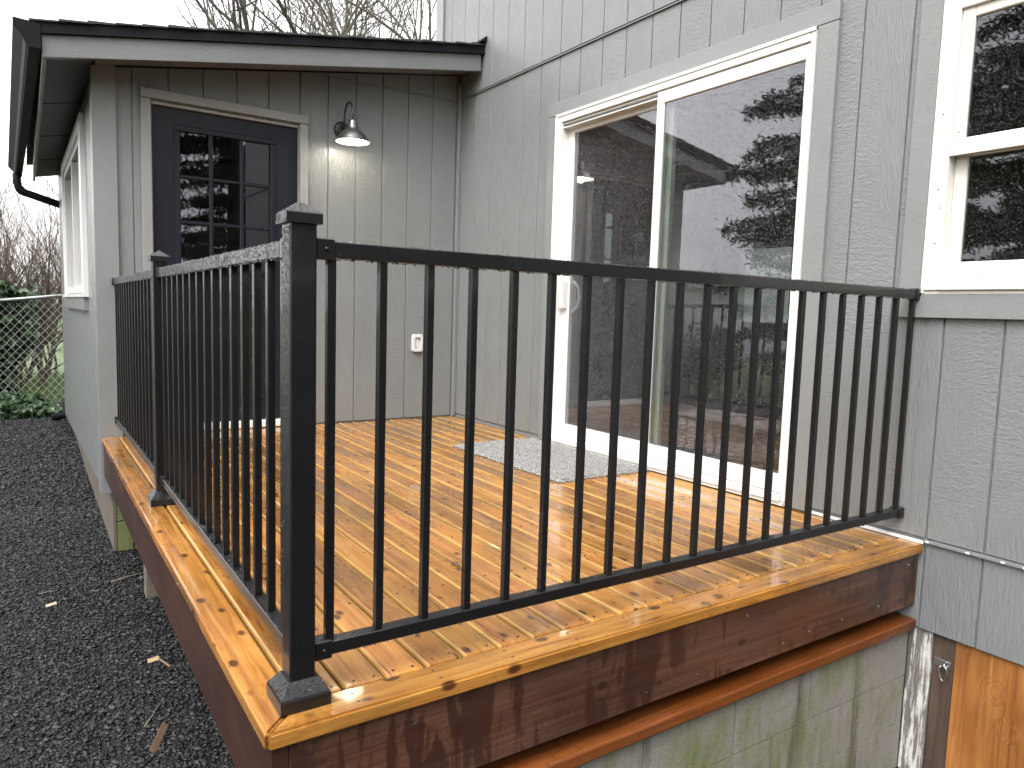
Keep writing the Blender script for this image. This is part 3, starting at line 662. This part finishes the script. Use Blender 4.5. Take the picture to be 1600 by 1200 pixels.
# ------------------------------------------------------------------ block wall under the front edge
bwall = empty('block_wall', (-1.1, -3.6, -1.1), label='mossy concrete block wall under the front edge of the deck', cat='wall')
box('mortar_core', -2.3, .008, -3.692, -3.52, -1.2, -.341, M_MORT, bwall)
for row, (z0, z1) in enumerate(((-.545, -.342), (-.741, -.549), (-.937, -.745), (-1.133, -.941))):
    x_ = -2.23 if row % 2 == 0 else -2.43
    while x_ < 0:
        a, b_ = max(x_+.0025, -2.29), min(x_+.3975, .006)
        if b_-a > .03: box('block', a, b_, -3.7-.0015*random.random(), -3.6, z0, z1, M_BLOCK, bwall)
        x_ += .40
box('sill_timber', -2.3, -.006, -3.735, -3.592, -.339, -.3005, M_LEDGE, None, .006, 2, label='orange-brown incised treated timber lying on the mossy block wall', cat='timber')

# ------------------------------------------------------------------ RAILING
rail = empty('railing', (-2.41, -3.636, 0), label='black metal deck railing with square balusters, beaded with rain', cat='railing')
PX, PY = -2.407, -3.632; PH = .0275
def post(px, py, parent):
    p_ = empty('post', (px, py, 0), parent)
    box('shaft', px-PH, px+PH, py-PH, py+PH, .002, 1.020, M_RAIL, p_, .003)
    cw = .0365
    bm = bmesh.new(); v1 = []
    for (w_, z_) in ((cw, 1.008), (cw, 1.028), (cw-.003, 1.031), (.001, 1.053)):
        v1.append([bm.verts.new((px+sx*w_, py+sy*w_, z_)) for sx, sy in ((-1, -1), (1, -1), (1, 1), (-1, 1))])
    bm.faces.new(v1[0][::-1]); bm.faces.new(v1[-1])
    for a, b_ in zip(v1[:-1], v1[1:]):
        for i in range(4): bm.faces.new([a[i], a[(i+1) % 4], b_[(i+1) % 4], b_[i]])
    bm_obj('post_cap', bm, M_RAIL, p_)
    bm = bmesh.new(); v1 = []
    for (w_, z_) in ((.0535, .001), (.0535, .026), (.051, .031), (PH+.003, .058), (PH+.0005, .058)):
        v1.append([bm.verts.new((px+sx*w_, py+sy*w_, z_)) for sx, sy in ((-1, -1), (1, -1), (1, 1), (-1, 1))])
    bm.faces.new(v1[0][::-1]); bm.faces.new(v1[-1])
    for a, b_ in zip(v1[:-1], v1[1:]):
        for i in range(4): bm.faces.new([a[i], a[(i+1) % 4], b_[(i+1) % 4], b_[i]])
    bm_obj('base_cover', bm, M_RAIL, p_)
    return p_
post(PX, PY, rail); PY2 = -1.810; post(PX-.004, PY2, rail)
ZR, ZB = .978, .120; RH = .034; RD = .0165; BB = .0092
def beads(mb, cnt, fn, r0, r1, hang=False):
    for _ in range(cnt):
        (x_, y_, z_), nrm = fn(); r = random.uniform(r0, r1); nrm = Vector(nrm)
        a = nrm.orthogonal().normalized(); b_ = nrm.cross(a); c = Vector((x_, y_, z_)); V = []
        rings = ((1.0, -.05), (.85, .42), (.45, .70)) if not hang else ((.75, -.1), (1.0, .45), (.8, 1.0), (.35, 1.4))
        n = 6
        for rr, hh in rings:
            for k in range(n): t_ = 6.283*k/n; V.append(tuple(c+(a*math.cos(t_)+b_*math.sin(t_))*r*rr+nrm*r*hh))
        V.append(tuple(c+nrm*r*(.80 if not hang else 1.5))); F = []
        for i in range(len(rings)-1):
            for k in range(n): F.append([i*n+k, i*n+(k+1) % n, (i+1)*n+(k+1) % n, (i+1)*n+k])
        F += [[(len(rings)-1)*n+k, (len(rings)-1)*n+(k+1) % n, len(V)-1] for k in range(n)]
        mb.add(V, F)
def R_(a, b_): return random.uniform(a, b_)
# front panel (along x)
fp = empty('railing_panel', (-1.2, PY, 0), rail)
xa, xb = PX+PH, -.004
box('top_rail', xa+.006, xb-.018, PY-RD, PY+RD, ZR-RH, ZR, M_RAIL, fp, .002); box('bottom_rail', xa+.006, xb-.018, PY-RD, PY+RD, ZB-.030, ZB, M_RAIL, fp, .002)
for x_, w_ in ((xa, .040), (xb-.040, .0395)):
    for z0, z1 in ((ZR-RH-.004, ZR+.005), (ZB-.036, ZB+.006)):
        box('bracket', x_+.0005, x_+w_, PY-RD-.004, PY+RD+.004, z0, z1, M_RAIL, fp, .0025)
        V_, F_ = tube_vf([(x_+.022, PY-RD-.004, (z0+z1)/2), (x_+.022, PY-RD-.0075, (z0+z1)/2)], .0045, 8); mesh_obj('bracket_screw', V_, F_, M_RAIL, fp, True)
bx_mesh = None
def baluster(x_, y_, parent):
    global bx_mesh
    if bx_mesh is None:
        o = box('baluster', x_-BB, x_+BB, y_-BB, y_+BB, ZB, ZR-RH, M_RAIL, parent, .0015); bx_mesh = o.data; return o
    o = bpy.data.objects.new('baluster', bx_mesh); return link(o, (x_, y_, (ZB+ZR-RH)/2), parent)
for k in range(21): baluster(-2.341+.1152*k, PY, fp)
mb = MB()
beads(mb, 420, lambda: ((R_(xa+.04, xb-.04), PY-RD+R_(.001, .006), ZR-RH+.0005), (0, 0, -1)), .0018, .0036, True)
beads(mb, 260, lambda: ((R_(xa+.04, xb-.04), PY-RD+R_(.001, .006), ZB-.0295), (0, 0, -1)), .0015, .0030, True)
beads(mb, 900, lambda: ((R_(xa, xb-.04), PY+R_(-RD, RD), ZR), (0, 0, 1)), .0010, .0036)
beads(mb, 500, lambda: ((R_(xa, xb-.04), PY+R_(-RD, RD), ZB), (0, 0, 1)), .0010, .0036)
beads(mb, 240, lambda: ((R_(xa, xb-.04), PY-RD, R_(ZR-RH+.002, ZR)), (0, -1, 0)), .0010, .0026)
beads(mb, 150, lambda: ((R_(xa, xb-.04), PY-RD, R_(ZB-.028, ZB)), (0, -1, 0)), .0010, .0024)
for k in range(21):
    x_ = -2.341+.1152*k
    beads(mb, 26, lambda: ((x_+R_(-BB, BB), PY-BB, R_(ZB, ZR-RH)), (0, -1, 0)), .0008, .0019)
    beads(mb, 60, lambda: ((x_-BB, PY+R_(-BB, BB), R_(ZB, ZR-RH)), (-1, 0, 0)), .0006, .0016)
mb.build('water_drops', M_WATER, fp, True, kind='stuff')
# side panels (along y)
for (ya, yb) in ((PY2-PH, PY+PH), (-.022, PY2+PH)):
    sp_ = empty('railing_panel', (PX, (ya+yb)/2, 0), rail)
    box('top_rail', PX-RD, PX+RD, yb+.006, ya-.006, ZR-RH, ZR, M_RAIL, sp_, .002); box('bottom_rail', PX-RD, PX+RD, yb+.006, ya-.006, ZB-.030, ZB, M_RAIL, sp_, .002)
    for y_ in (ya-.040, yb):
        for z0, z1 in ((ZR-RH-.004, ZR+.005), (ZB-.036, ZB+.006)): box('bracket', PX-RD-.004, PX+RD+.004, y_+.0005, y_+.0395, z0, z1, M_RAIL, sp_, .0025)
    nb = 15; pitch = (ya-yb)/(nb+.15); s0 = yb+pitch*.575
    for k in range(nb): baluster(PX, s0+pitch*k, sp_)
    mb = MB(); dens = 1.0 if ya < -1 else .4
    beads(mb, int(1500*dens), lambda: ((PX-RD, R_(yb, ya), R_(ZR-RH, ZR)), (-1, 0, 0)), .0008, .0026)
    beads(mb, int(1200*dens), lambda: ((PX+R_(-RD, RD), R_(yb, ya), ZR), (0, 0, 1)), .0010, .0034)
    beads(mb, int(500*dens), lambda: ((PX+R_(-RD, RD), R_(yb, ya), ZB), (0, 0, 1)), .0012, .0036)
    beads(mb, int(200*dens), lambda: ((PX-RD+.003, R_(yb, ya), ZR-RH), (0, 0, -1)), .0012, .0026, True)
    for k in range(nb):
        yk = s0+pitch*k; beads(mb, int(110*dens), lambda: ((PX-BB, yk+R_(-BB, BB), R_(ZB, ZR-RH)), (-1, 0, 0)), .0006, .0018)
    mb.build('water_drops', M_WATER, sp_, True, kind='stuff')
mb = MB()
for (x_, y_) in ((PX, PY), (PX-.004, PY2)):
    q = 1 if y_ < -3 else .3
    beads(mb, int(1300*q), lambda: ((x_-PH, y_+R_(-PH, PH), 1.0-abs(R_(0, .93))**1.0*R_(.2, 1)), (-1, 0, 0)), .0008, .0022)
    beads(mb, int(90*q), lambda: ((x_+R_(-PH, PH), y_-PH, R_(.1, 1.0)), (0, -1, 0)), .0008, .0020)
    beads(mb, int(60*q), lambda: ((x_-.0365, y_+R_(-.036, .036), R_(1.009, 1.027)), (-1, 0, 0)), .001, .0024)
    for _ in range(int(170*q)):
        u_, v_ = R_(-1, 1), R_(-1, 1); h_ = max(abs(u_), abs(v_)); z_ = 1.053-.022*h_; nx, ny = ((math.copysign(.55, u_), 0) if abs(u_) > abs(v_) else (0, math.copysign(.55, v_)))
        beads(mb, 1, lambda: ((x_+u_*.033, y_+v_*.033, z_), Vector((nx, ny, .83))), .001, .0026)
    for _ in range(int(230*q)):
        f_ = R_(.6, 1); side = random.choice(((-1, 0), (0, -1), (1, 0))); tt = R_(-1, 1)*f_; w_ = .051*f_
        u_, v_ = (side[0]*w_, tt*.051) if side[0] else (tt*.051, side[1]*w_); z_ = .058-.027*(f_-.6)/.4
        beads(mb, 1, lambda: ((x_+u_, y_+v_, z_-.001), Vector((side[0]*.75, side[1]*.75, .66))), .0012, .0034)
mb.build('water_drops', M_WATER, rail, True, kind='stuff')

# ------------------------------------------------------------------ wall lamp
lx0, lz0 = -.964, 2.098
lamp = empty('wall_lamp', (lx0, 0, lz0), label='lit gooseneck barn lamp with dark metal shade on the entry wall', cat='lamp')
V_, F_ = tube_vf([(lx0, -.0005, lz0), (lx0, -.014, lz0), (lx0, -.022, lz0), (lx0, -.026, lz0)], [.058, .058, .050, .036], 28); mesh_obj('wall_plate', V_, F_, M_LAMPB, lamp, True)
yl = -.215; top = 2.085
arc = [(lx0, -.02, lz0), (lx0, -.055, lz0+.012)] + [(lx0, -.135-.080*math.cos(a), 2.165+.095*math.sin(a)) for a in [math.pi*(1-i/14) for i in range(15)]][::1]
arc = [(lx0, -.02, lz0), (lx0, -.050, lz0+.020)] + [(lx0, -.135+.080*math.cos(a), 2.165+.095*math.sin(a)) for a in [math.pi*i/14 for i in range(15)]] + [(lx0, yl, top+.01)]
tube('gooseneck', arc, .0075, M_LAMPB, lamp, 10)
shade = empty('lamp_shade', (lx0, yl, 2.0), lamp)
RR = .113
prof = [(.012, .105), (.026, .103), (.031, .096), (.034, .068), (.041, .044), (.048, .038), (.070, .020), (.092, -.002), (.105, -.026), (RR, -.040), (RR+.003, -.043)]
prof_in = [(RR+.001, -.044), (RR-.004, -.0395), (.102, -.024), (.089, .000), (.068, .017), (.046, .034), (.030, .050), (.002, .060)]
cz = 2.043-.0
V_, F_ = lathe_vf(prof, (lx0, yl, cz-.02), 36); mesh_obj('shade_outer', V_, F_, M_LAMP, shade, True)
V_, F_ = lathe_vf(prof_in, (lx0, yl, cz-.02), 36); mesh_obj('shade_lining', V_, F_, M_LAMPIN, shade, True)
V_, F_ = lathe_vf([(.001, -.034), (.016, -.030), (.027, -.016), (.029, -.002), (.022, .016), (.012, .030), (.012, .045)], (lx0, yl, cz-.02), 18); mesh_obj('bulb', V_, F_, M_BULB, lamp, True)
ld = bpy.data.lights.new('bulb_light', 'POINT'); ld.energy = .85; ld.color = (1, .92, .78); ld.shadow_soft_size = .03
lo = bpy.data.objects.new('bulb_light', ld); COL.objects.link(lo); lo.parent = lamp; lo.location = Vector((lx0, yl, cz-.062))-wloc(lamp)

# ------------------------------------------------------------------ outlet cover
ob = empty('outlet_cover', (-.346, 0, .588), label='white weatherproof outlet box low on the entry wall', cat='outlet')
def rrect(cx, cz_, w_, h_, r, n=5):
    P = []
    for sx, sz, a0 in ((1, 1, 0), (-1, 1, 90), (-1, -1, 180), (1, -1, 270)):
        for i in range(n): t_ = math.radians(a0+90*i/(n-1)); P.append((cx+sx*(w_-r)+r*math.cos(t_), cz_+sz*(h_-r)+r*math.sin(t_)))
    return P
oc = (-.346, .588)
A, B, C = rrect(*oc, .044, .068, .016), rrect(*oc, .040, .064, .014), rrect(*oc, .024, .044, .010)
n = len(A); V = [(p[0], -.0005, p[1]) for p in A]+[(p[0], -.022, p[1]) for p in A]+[(p[0], -.028, p[1]) for p in B]+[(p[0], -.028, p[1]) for p in C]+[(p[0], -.008, p[1]) for p in C]
F = [[k*n+i, k*n+(i+1) % n, (k+1)*n+(i+1) % n, (k+1)*n+i] for k in range(4) for i in range(n)]+[[4*n+i for i in range(n)]]
mesh_obj('cover_frame', V, F, M_BOXW, ob); box('receptacle', -.356, -.336, -.016, -.0085, .558, .618, M_WHITE, ob, .002)

# ------------------------------------------------------------------ doormat
nx_, ny_ = 90, 150; V = []
mx0, mx1, my0, my1 = -.670, -.048, -2.285, -1.195
for j in range(ny_+1):
    for i in range(nx_+1):
        u_, v_ = i/nx_, j/ny_; e = min(u_, 1-u_, 1.6*v_, 1.6*(1-v_)); h = .010+RNG.uniform(0, .008)
        if e < .012: h = .001+RNG.uniform(0, .004)
        V.append((mx0+(mx1-mx0)*u_+RNG.uniform(-.004, .004), my0+(my1-my0)*v_+RNG.uniform(-.004, .004)+.02*math.sin(u_*3), h+.0015))
F = [[j*(nx_+1)+i, j*(nx_+1)+i+1, (j+1)*(nx_+1)+i+1, (j+1)*(nx_+1)+i] for j in range(ny_) for i in range(nx_)]
dm = empty('doormat', (-.36, -1.74, 0), label='grey loop pile doormat in front of the sliding door', cat='doormat')
mesh_obj('pile', V, F, M_MAT, dm); mb = MB()
for _ in range(520):
    e = random.choice(((mx0, R_(my0, my1), -1, 0), (R_(mx0, mx1), my0, 0, -1), (R_(mx0, mx1), my1, 0, 1)))
    a = Vector((e[0], e[1]+.02*math.sin((e[0]-mx0)/(mx1-mx0)*3), .006)); b_ = a+Vector((e[2]*R_(.004, .02)+R_(-.008, .008), e[3]*R_(.004, .02)+R_(-.008, .008), R_(-.004, .002))); V_, F_ = tube_vf([a, b_], [.0016, .001], 4); mb.add(V_, F_)
mb.build('frayed_fringe', M_MAT, dm, kind='stuff')

# ------------------------------------------------------------------ litter
def dead_leaf(name, c, s, label):
    bm = bmesh.new(); out = [(0, -1), (.25, -.6), (.6, -.65), (.45, -.25), (.8, .0), (.4, .2), (.45, .6), (.15, .5), (0, 1), (-.2, .5), (-.5, .55), (-.4, .15), (-.75, -.1), (-.4, -.25), (-.5, -.6), (-.2, -.6)]
    ce = bm.verts.new((c[0], c[1], c[2]+.004)); vs = [bm.verts.new((c[0]+p[0]*s*.7, c[1]+p[1]*s, c[2]+.003+.35*s*(abs(p[0])**1.5)*random.uniform(.3, 1))) for p in out]
    for i in range(len(vs)): bm.faces.new([ce, vs[i], vs[(i+1) % len(vs)]])
    o = bm_obj(name, bm, M_DRY); tag(o, label, 'leaf')
    V_, F_ = tube_vf([(c[0], c[1]+s, c[2]+.004), (c[0]-.01, c[1]+s*1.6, c[2]+.006), (c[0]-.035, c[1]+s*1.7, c[2]+.003)], [.0012, .001, .0008], 5); mesh_obj('stem', V_, F_, M_DRY, o)
dead_leaf('dead_leaf', (-1.704, -3.06, 0), .026, 'small curled dead leaf on the cedar deck boards')
def stick(name, px, ang, ln, wd, mat, label, cat, flat=False):
    c = on_plane(px, 2, -.85)
    for _ in range(3): c = on_plane(px, 2, gz(c.x, c.y)+.012)
    d = Vector((math.cos(ang), math.sin(ang), .05))*ln/2
    if flat:
        s = Vector((-d.y, d.x, .4*ln)).normalized()*wd/2; n_ = d.cross(s).normalized()*.004; V = [tuple(c+a*d+b_*s+e*n_) for e in (-1, 1) for a, b_ in ((-1, -1), (1, -.8), (1, 1), (-1, .9))]
        o = mesh_obj(name, V, [[0, 3, 2, 1], [4, 5, 6, 7], [0, 1, 5, 4], [1, 2, 6, 5], [2, 3, 7, 6], [3, 0, 4, 7]], mat)
    else:
        V_, F_ = tube_vf([c-d, c-d*.3+Vector((.004, .003, .002)), c+d*.4-Vector((.003, 0, 0)), c+d], [wd/2, wd*.45, wd*.4, wd*.3], 6); o = mesh_obj(name, V_, F_, mat, None, True)
    return tag(o, label, cat)
stick('wood_offcut', (249, 1152), 1.15, .17, .028, M_WOODSCRAP, 'flat brown wood offcut on the gravel nearest the camera', 'scrap wood', True)
stick('wood_offcut', (256, 1034), 1.9, .13, .016, M_WOODSCRAP, 'narrow splintered wood offcut on gravel beside the brown fascia', 'scrap wood', True)
stick('twig', (240, 1115), 1.05, .17, .005, M_STICK, 'thin pale twig on gravel above the flat offcut', 'twig')
stick('twig', (205, 900), .25, .22, .006, M_STICK, 'brown twig on gravel near the mossy foundation corner', 'twig')
stick('wood_chip', (240, 1031), .1, .05, .022, simple('fresh_wood_chip', (.42, .30, .16), .7, vary=.3, vs=60), 'pale wood chip on the gravel beside a splintered offcut', 'wood chip', True)
stick('wood_chip', (80, 945), .3, .05, .016, simple('pale_wood_chip', (.45, .38, .27), .7, vary=.2, vs=60), 'small pale wood chip alone on open gravel', 'wood chip', True)
stick('twig', (76, 925), .1, .09, .004, M_STICK, 'short straight pale twig on open gravel', 'twig')

# ------------------------------------------------------------------ chain-link fence
fn = empty('chain_link_fence', (-3.2, 5.6, -.5), label='galvanized chain-link fence beyond the side wall', cat='fence')
FY = 5.6
fA, fB = on_plane((-60, 474), 1, FY), on_plane((100, 457), 1, FY)
tube('top_rail', [fA, fB+Vector((.6, 0, .04))], .020, M_GALV, fn, 10)
mb = MB(); zb = gz(-3, FY)+.03; pit = .088
xl_, xr_ = fA.x, fB.x+.5
def ztop(x_): return fA.z+(fB.z-fA.z)*(x_-fA.x)/(fB.x-fA.x)
h_ = 1.45
k0 = int(((xr_-xl_)+h_*1.2)/pit)+2
for k in range(-k0, k0):
    for sgn in (1, -1):
        pts = []
        x0 = (xl_-h_+k*pit) if sgn == 1 else (xl_+k*pit)
        # segment z from zb..ztop, x = x0 + sgn*(z-zb)*.85
        x1 = x0+sgn*(1.6)*.85
        a_, b_ = 0.0, 1.6
        seg = []
        for i in range(33):
            q = 1.6*i/32; xx = x0+sgn*q*.85; zz = zb+q
            if xl_ <= xx <= xr_ and zz <= ztop(xx): seg.append((xx, FY+.006*sgn, zz))
        if len(seg) > 1: V_, F_ = tube_vf([seg[0], seg[-1]], .0026, 4, False); mb.add(V_, F_)
mb.build('wire_mesh', M_GALV, fn, kind='stuff')
for x_ in (fA.x+.05, ): tube('fence_post', [(x_, FY+.04, zb-.2), (x_, FY+.04, ztop(x_)+.02)], .026, M_GALV, fn)

# ------------------------------------------------------------------ vegetation
def leaf_cloud(pts, size, narrow=1.0):
    n = len(pts); P = np.asarray(pts); nr = RNG.normal(size=(n, 3)); nr[:, 2] = np.abs(nr[:, 2])+.3; nr[:, 1] -= .5
    nr /= np.linalg.norm(nr, axis=1)[:, None]; up = RNG.normal(size=(n, 3)); a = np.cross(nr, up); a /= np.linalg.norm(a, axis=1)[:, None]; b_ = np.cross(nr, a)
    s = size*RNG.uniform(.6, 1.35, n)[:, None]
    shp = [(0, -.6), (.5, -.3), (.32, .1), (0, .7), (-.32, .1), (-.5, -.3)]; V = np.stack([P+a*s*x_*narrow+b_*s*y_+nr*s*(.12 if abs(x_) > .3 else -.05) for x_, y_ in shp], 1).reshape(-1, 3)
    F = np.array([[0, 1, 2, 3], [0, 3, 4, 5]])[None]+6*np.arange(n)[:, None, None]; return V, F.reshape(-1, 4)
def branch(mb, p, d, ln, r, depth, maxd, spread=.6, up=.08, n=5, kids=(2, 3), crook=.18, taper=.62):
    pts = [p]; rad = [r]; q = p.copy(); dd = d.copy(); steps = 4 if depth < maxd else 3
    for i in range(steps):
        dd = (dd+Vector((R_(-1, 1), R_(-1, 1), R_(-1, 1)))*crook+Vector((0, 0, up))).normalized(); q = q+dd*ln/steps; pts.append(q.copy()); rad.append(r*(1-(1-taper)*(i+1)/steps))
    V_, F_ = tube_vf(pts, rad, max(3, n-depth), False); mb.add(V_, F_)
    if depth >= maxd: return
    for k in range(random.randint(*kids)):
        i = random.randint(1, steps); nd = (dd+Vector((R_(-1, 1), R_(-1, 1), R_(-.6, .9)))*spread*1.6).normalized(); branch(mb, pts[i], nd, ln*R_(.55, .85), rad[i]*R_(.5, .75), depth+1, maxd, spread, up, n, kids, crook, taper)
    branch(mb, pts[-1], dd, ln*.75, rad[-1]*.9, depth+1, maxd, spread, up, n, kids, crook, taper)
def bare_tree(name, base, h, r, lean, label, seed, mat, depth=5, group=None, kids=(2, 3)):
    random.seed(seed); t_ = empty(name, base, label=label, cat='tree', group=group); tm = MB(); cm = MB()
    base = Vector(base); pts = [base+Vector((0, 0, -.2))]; d = Vector(lean)
    rad = [r*1.25]
    for i in range(6): d = (d+Vector((R_(-1, 1), R_(-1, 1), .2))*.08).normalized(); pts.append(pts[-1]+d*h*.12); rad.append(r*(1-.09*i))
    V_, F_ = tube_vf(pts, rad, 8, True); tm.add(V_, F_); tm.build('trunk', mat, t_, True)
    for i in range(2, 7):
        for k in range(2 if i < 6 else 3):
            nd = Vector((R_(-1, 1), R_(-1, 1), R_(.5, 1.3))).normalized(); branch(cm, pts[i], nd, h*R_(.18, .30), rad[i]*R_(.38, .62), 1, depth, .55, .07, 6, kids)
    cm.build('crown', mat, t_, True)
def tb(px, y_):
    p_ = on_plane((px, 60), 1, y_); return (p_.x, y_, gz(p_.x, y_))
G_ = 'bare trees behind the roof'
bare_tree('bare_tree', tb(420, 9.5), 9.0, .13, (.02, 0, 1), 'thin bare tree rising behind the middle of the entry roof', 3, M_TWIG2, 5)
bare_tree('bare_tree', tb(595, 9.0), 8.5, .14, (-.10, 0, 1), 'forked bare tree behind the right half of the entry roof', 8, M_BARK, 5)
bare_tree('bare_tree', tb(678, 8.0), 9.0, .11, (.03, 0, 1), 'mossy bare trunk beside the upper house corner', 21, M_BARK, 5)
bare_tree('bare_tree', tb(515, 12.0), 10.0, .13, (.03, 0, 1), 'distant bare tree with fine twigs between the two nearer bare trees', 33, M_TWIG2, 5)
def thicket(name, base, stems, ln, label, seed, mat, spread=.5, depth=4, r=.022):
    random.seed(seed); t_ = empty(name, base, label=label, cat='shrub'); mb = MB(); base = Vector(base); sm = MB()
    for k in range(stems):
        p_ = base+Vector((R_(-.7, .7), R_(-.4, .4), -.05)); d = Vector((R_(-.5, .7), R_(-.4, .4), 1)).normalized(); branch(mb, p_, d, ln*R_(.7, 1.2), r*R_(.6, 1.2), 1, depth, spread, .05, 6, (2, 4), .22, .6)
    mb.build('twigs', mat, t_, True)
thicket('bare_shrub', (-3.35, 7.2, gz(-3.3, 7)), 26, 1.2, 'tangled brown bare shrub behind the chain-link fence', 5, M_TWIG, .5, 5)
thicket('bare_shrub', (-2.45, 8.6, gz(-2.3, 7)), 18, 1.3, 'bare brush further back beside the side wall', 15, M_TWIG, .5, 5)
random.seed(77)
# ivy on and behind the fence
def ivy(name, cnt, fn, size, label, stems):
    pts = [fn() for _ in range(cnt)]; c = np.mean(pts, 0); e = empty(name, (c[0], c[1], gz(c[0], c[1])), label=label, cat='ivy'); V_, F_ = leaf_cloud(pts, size); mesh_obj('foliage', V_, F_, M_IVY, e)
    mb = MB()
    for k in range(stems):
        a = Vector(random.choice(pts)); b_ = Vector((a.x+R_(-.3, .3), a.y+R_(.02, .1), gz(a.x, a.y))); m2 = (a+b_)/2+Vector((R_(-.1, .1), .05, 0)); V_, F_ = tube_vf([b_, m2, a], [.010, .008, .004], 5); mb.add(V_, F_)
    mb.build('stem', M_TWIG, e, True)
def f1():
    while True:
        x_, z_ = R_(-4.4, -2.75), R_(-.5, 1.05); lim = 1.12-.25*max(0, x_+3.3)**2-.35*max(0, x_+2.98)
        hole = x_ > -3.0 and z_ < .05+.3*(x_+3.0)
        if z_ < lim+.12*math.sin(x_*9) and not hole and not (x_ > -2.95 and random.random() < .25): return (x_, FY+R_(.04, .45), z_)
ivy('ivy_bush', 4600, f1, .085, 'dark green ivy bush climbing behind the chain-link fence', 16)
def f2():
    x_ = R_(-4.2, -2.56); y_ = R_(4.75, 5.55); return (x_, y_, gz(x_, y_)+R_(.0, .20)*(.5+.5*math.sin(x_*5+y_*3)**2)*(1 if x_ < -2.75 else .5))
ivy('ground_ivy', 1900, f2, .075, 'low ivy spreading along the foot of the fence', 6)
# lawn behind fence
cnt = 9000; gx_ = RNG.uniform(-4.5, -1.2, cnt); gy_ = RNG.uniform(5.8, 9.5, cnt); hh = RNG.uniform(.03, .10, cnt); an = RNG.uniform(0, 6.28, cnt); g0 = np.array([gz(a, b_) for a, b_ in zip(gx_, gy_)])
V = np.stack([np.stack([gx_-.006*np.cos(an), gy_-.006*np.sin(an), g0], 1), np.stack([gx_+.006*np.cos(an), gy_+.006*np.sin(an), g0], 1), np.stack([gx_+RNG.normal(0, .03, cnt), gy_+RNG.normal(0, .03, cnt), g0+hh], 1)], 1).reshape(-1, 3)
tag(mesh_obj('grass', V, np.arange(cnt*3).reshape(-1, 3), M_GRASS), 'bright green grass behind the chain-link fence', 'grass', None, 'stuff')

# conifers out in the yard to the left (seen only as reflections), plus an added row behind
def conifer(base, h, rad, seed, label):
    rg = np.random.default_rng(seed); random.seed(seed); t_ = empty('conifer_tree', base, label=label, cat='tree'); b0 = Vector(base)
    V_, F_ = tube_vf([b0+Vector((0, 0, -.3)), b0+Vector((0, 0, h*.5)), b0+Vector((0, 0, h))], [h*.022, h*.013, .02], 8); mesh_obj('trunk', V_, F_, M_BARK, t_, True)
    pts = []; bmz = MB()
    z_ = h*.06
    while z_ < h*.98:
        f = 1-z_/h; ln = rad*(f**.75)*R_(.65, 1.1)
        for k in range(random.randint(4, 6)):
            a = R_(0, 6.283); dr = Vector((math.cos(a), math.sin(a), R_(-.25, .05))); L2 = ln*R_(.6, 1.1); p0 = b0+Vector((0, 0, z_)); p1 = p0+dr*L2
            V_, F_ = tube_vf([p0, p1], [.03*f+.01, .008], 4, False); bmz.add(V_, F_)
            m_ = int(300*L2)+20
            for _ in range(m_):
                u_ = R_(.15, 1.03); wd = .26*(1.1-u_)+.06; s_ = p0.lerp(p1, u_)+Vector((rg.normal(0, wd*.55), rg.normal(0, wd*.55), rg.normal(-.05, .07))); pts.append(tuple(s_))
        z_ += R_(.20, .34)
    V_, F_ = leaf_cloud(pts, .095, .32); mesh_obj('crown', V_, F_, M_NEEDLE, t_); bmz.build('limbs', M_BARK, t_)
    return t_
c1 = conifer((-10.3, 2.95, gz(-10, 2.95)), 12, 3.3, 4, 'tall dark conifer mirrored in the right pane of the sliding door')
c2 = conifer((-9.4, -.3, gz(-9.4, -.3)), 11, 3.2, 9, 'tall dark conifer mirrored in the cream window')
def dup(root, loc, rz, sc, label):
    q = root.copy(); COL.objects.link(q); q.location = loc; q.rotation_euler = (0, 0, rz); q.scale = (sc, sc, sc); q['label'] = label
    for ch in root.children:
        k_ = ch.copy(); COL.objects.link(k_); k_.parent = q
for i, (x_, y_, sc_, lb) in enumerate(((-13.5, -13, 1.0, 'first conifer from the left in the added unseen row behind the camera'), (-9.6, -14.5, 1.1, 'second conifer from the left in the added unseen row behind the camera'), (-5.9, -14.0, .95, 'third conifer from the left in the added unseen row behind the camera'), (-2.2, -15, 1.1, 'fourth conifer from the left in the added unseen row behind the camera'), (1.6, -14.2, 1.0, 'fifth conifer from the left in the added unseen row behind the camera'), (5.4, -15, 1.15, 'sixth conifer from the left in the added unseen row behind the camera'), (9.5, -14.5, 1.05, 'rightmost conifer in the added unseen row behind the camera'))):
    dup((c1, c2)[i % 2], (x_, y_, gz(x_, y_)), 1.3*i, sc_, lb)  # out-of-view row added to darken rail and door reflections and block sky light
# pale neighbouring shed and hedge mirrored low in the glass
sh = empty('neighbour_shed', (-17, 13, gz(-17, 7)), label='pale grey shed across the yard mirrored in the sliding door', cat='shed')
g_ = gz(-17, 7); box('wall', -21, -15, 11, 16, g_, g_+2.2, simple('pale_shed_paint', (.50, .51, .54), .7), sh)
prism('roof', [(10.7, g_+2.21), (13.5, g_+3.0), (16.3, g_+2.21)], 0, -21.3, -14.7, M_SHIN, sh)
box('door', -15.0, -14.95, 12.6, 13.6, g_, g_+2.0, M_DOOR, sh)
def f3():
    x_ = R_(-13, -8.2); y_ = 6.3+.55*(x_+10)*-1+R_(-.5, .5); return (x_, y_, gz(x_, y_)+abs(RNG.normal(0, .38)))
ivy('hedge', 2600, f3, .11, 'low dark hedge across the yard mirrored in the sliding door', 20)
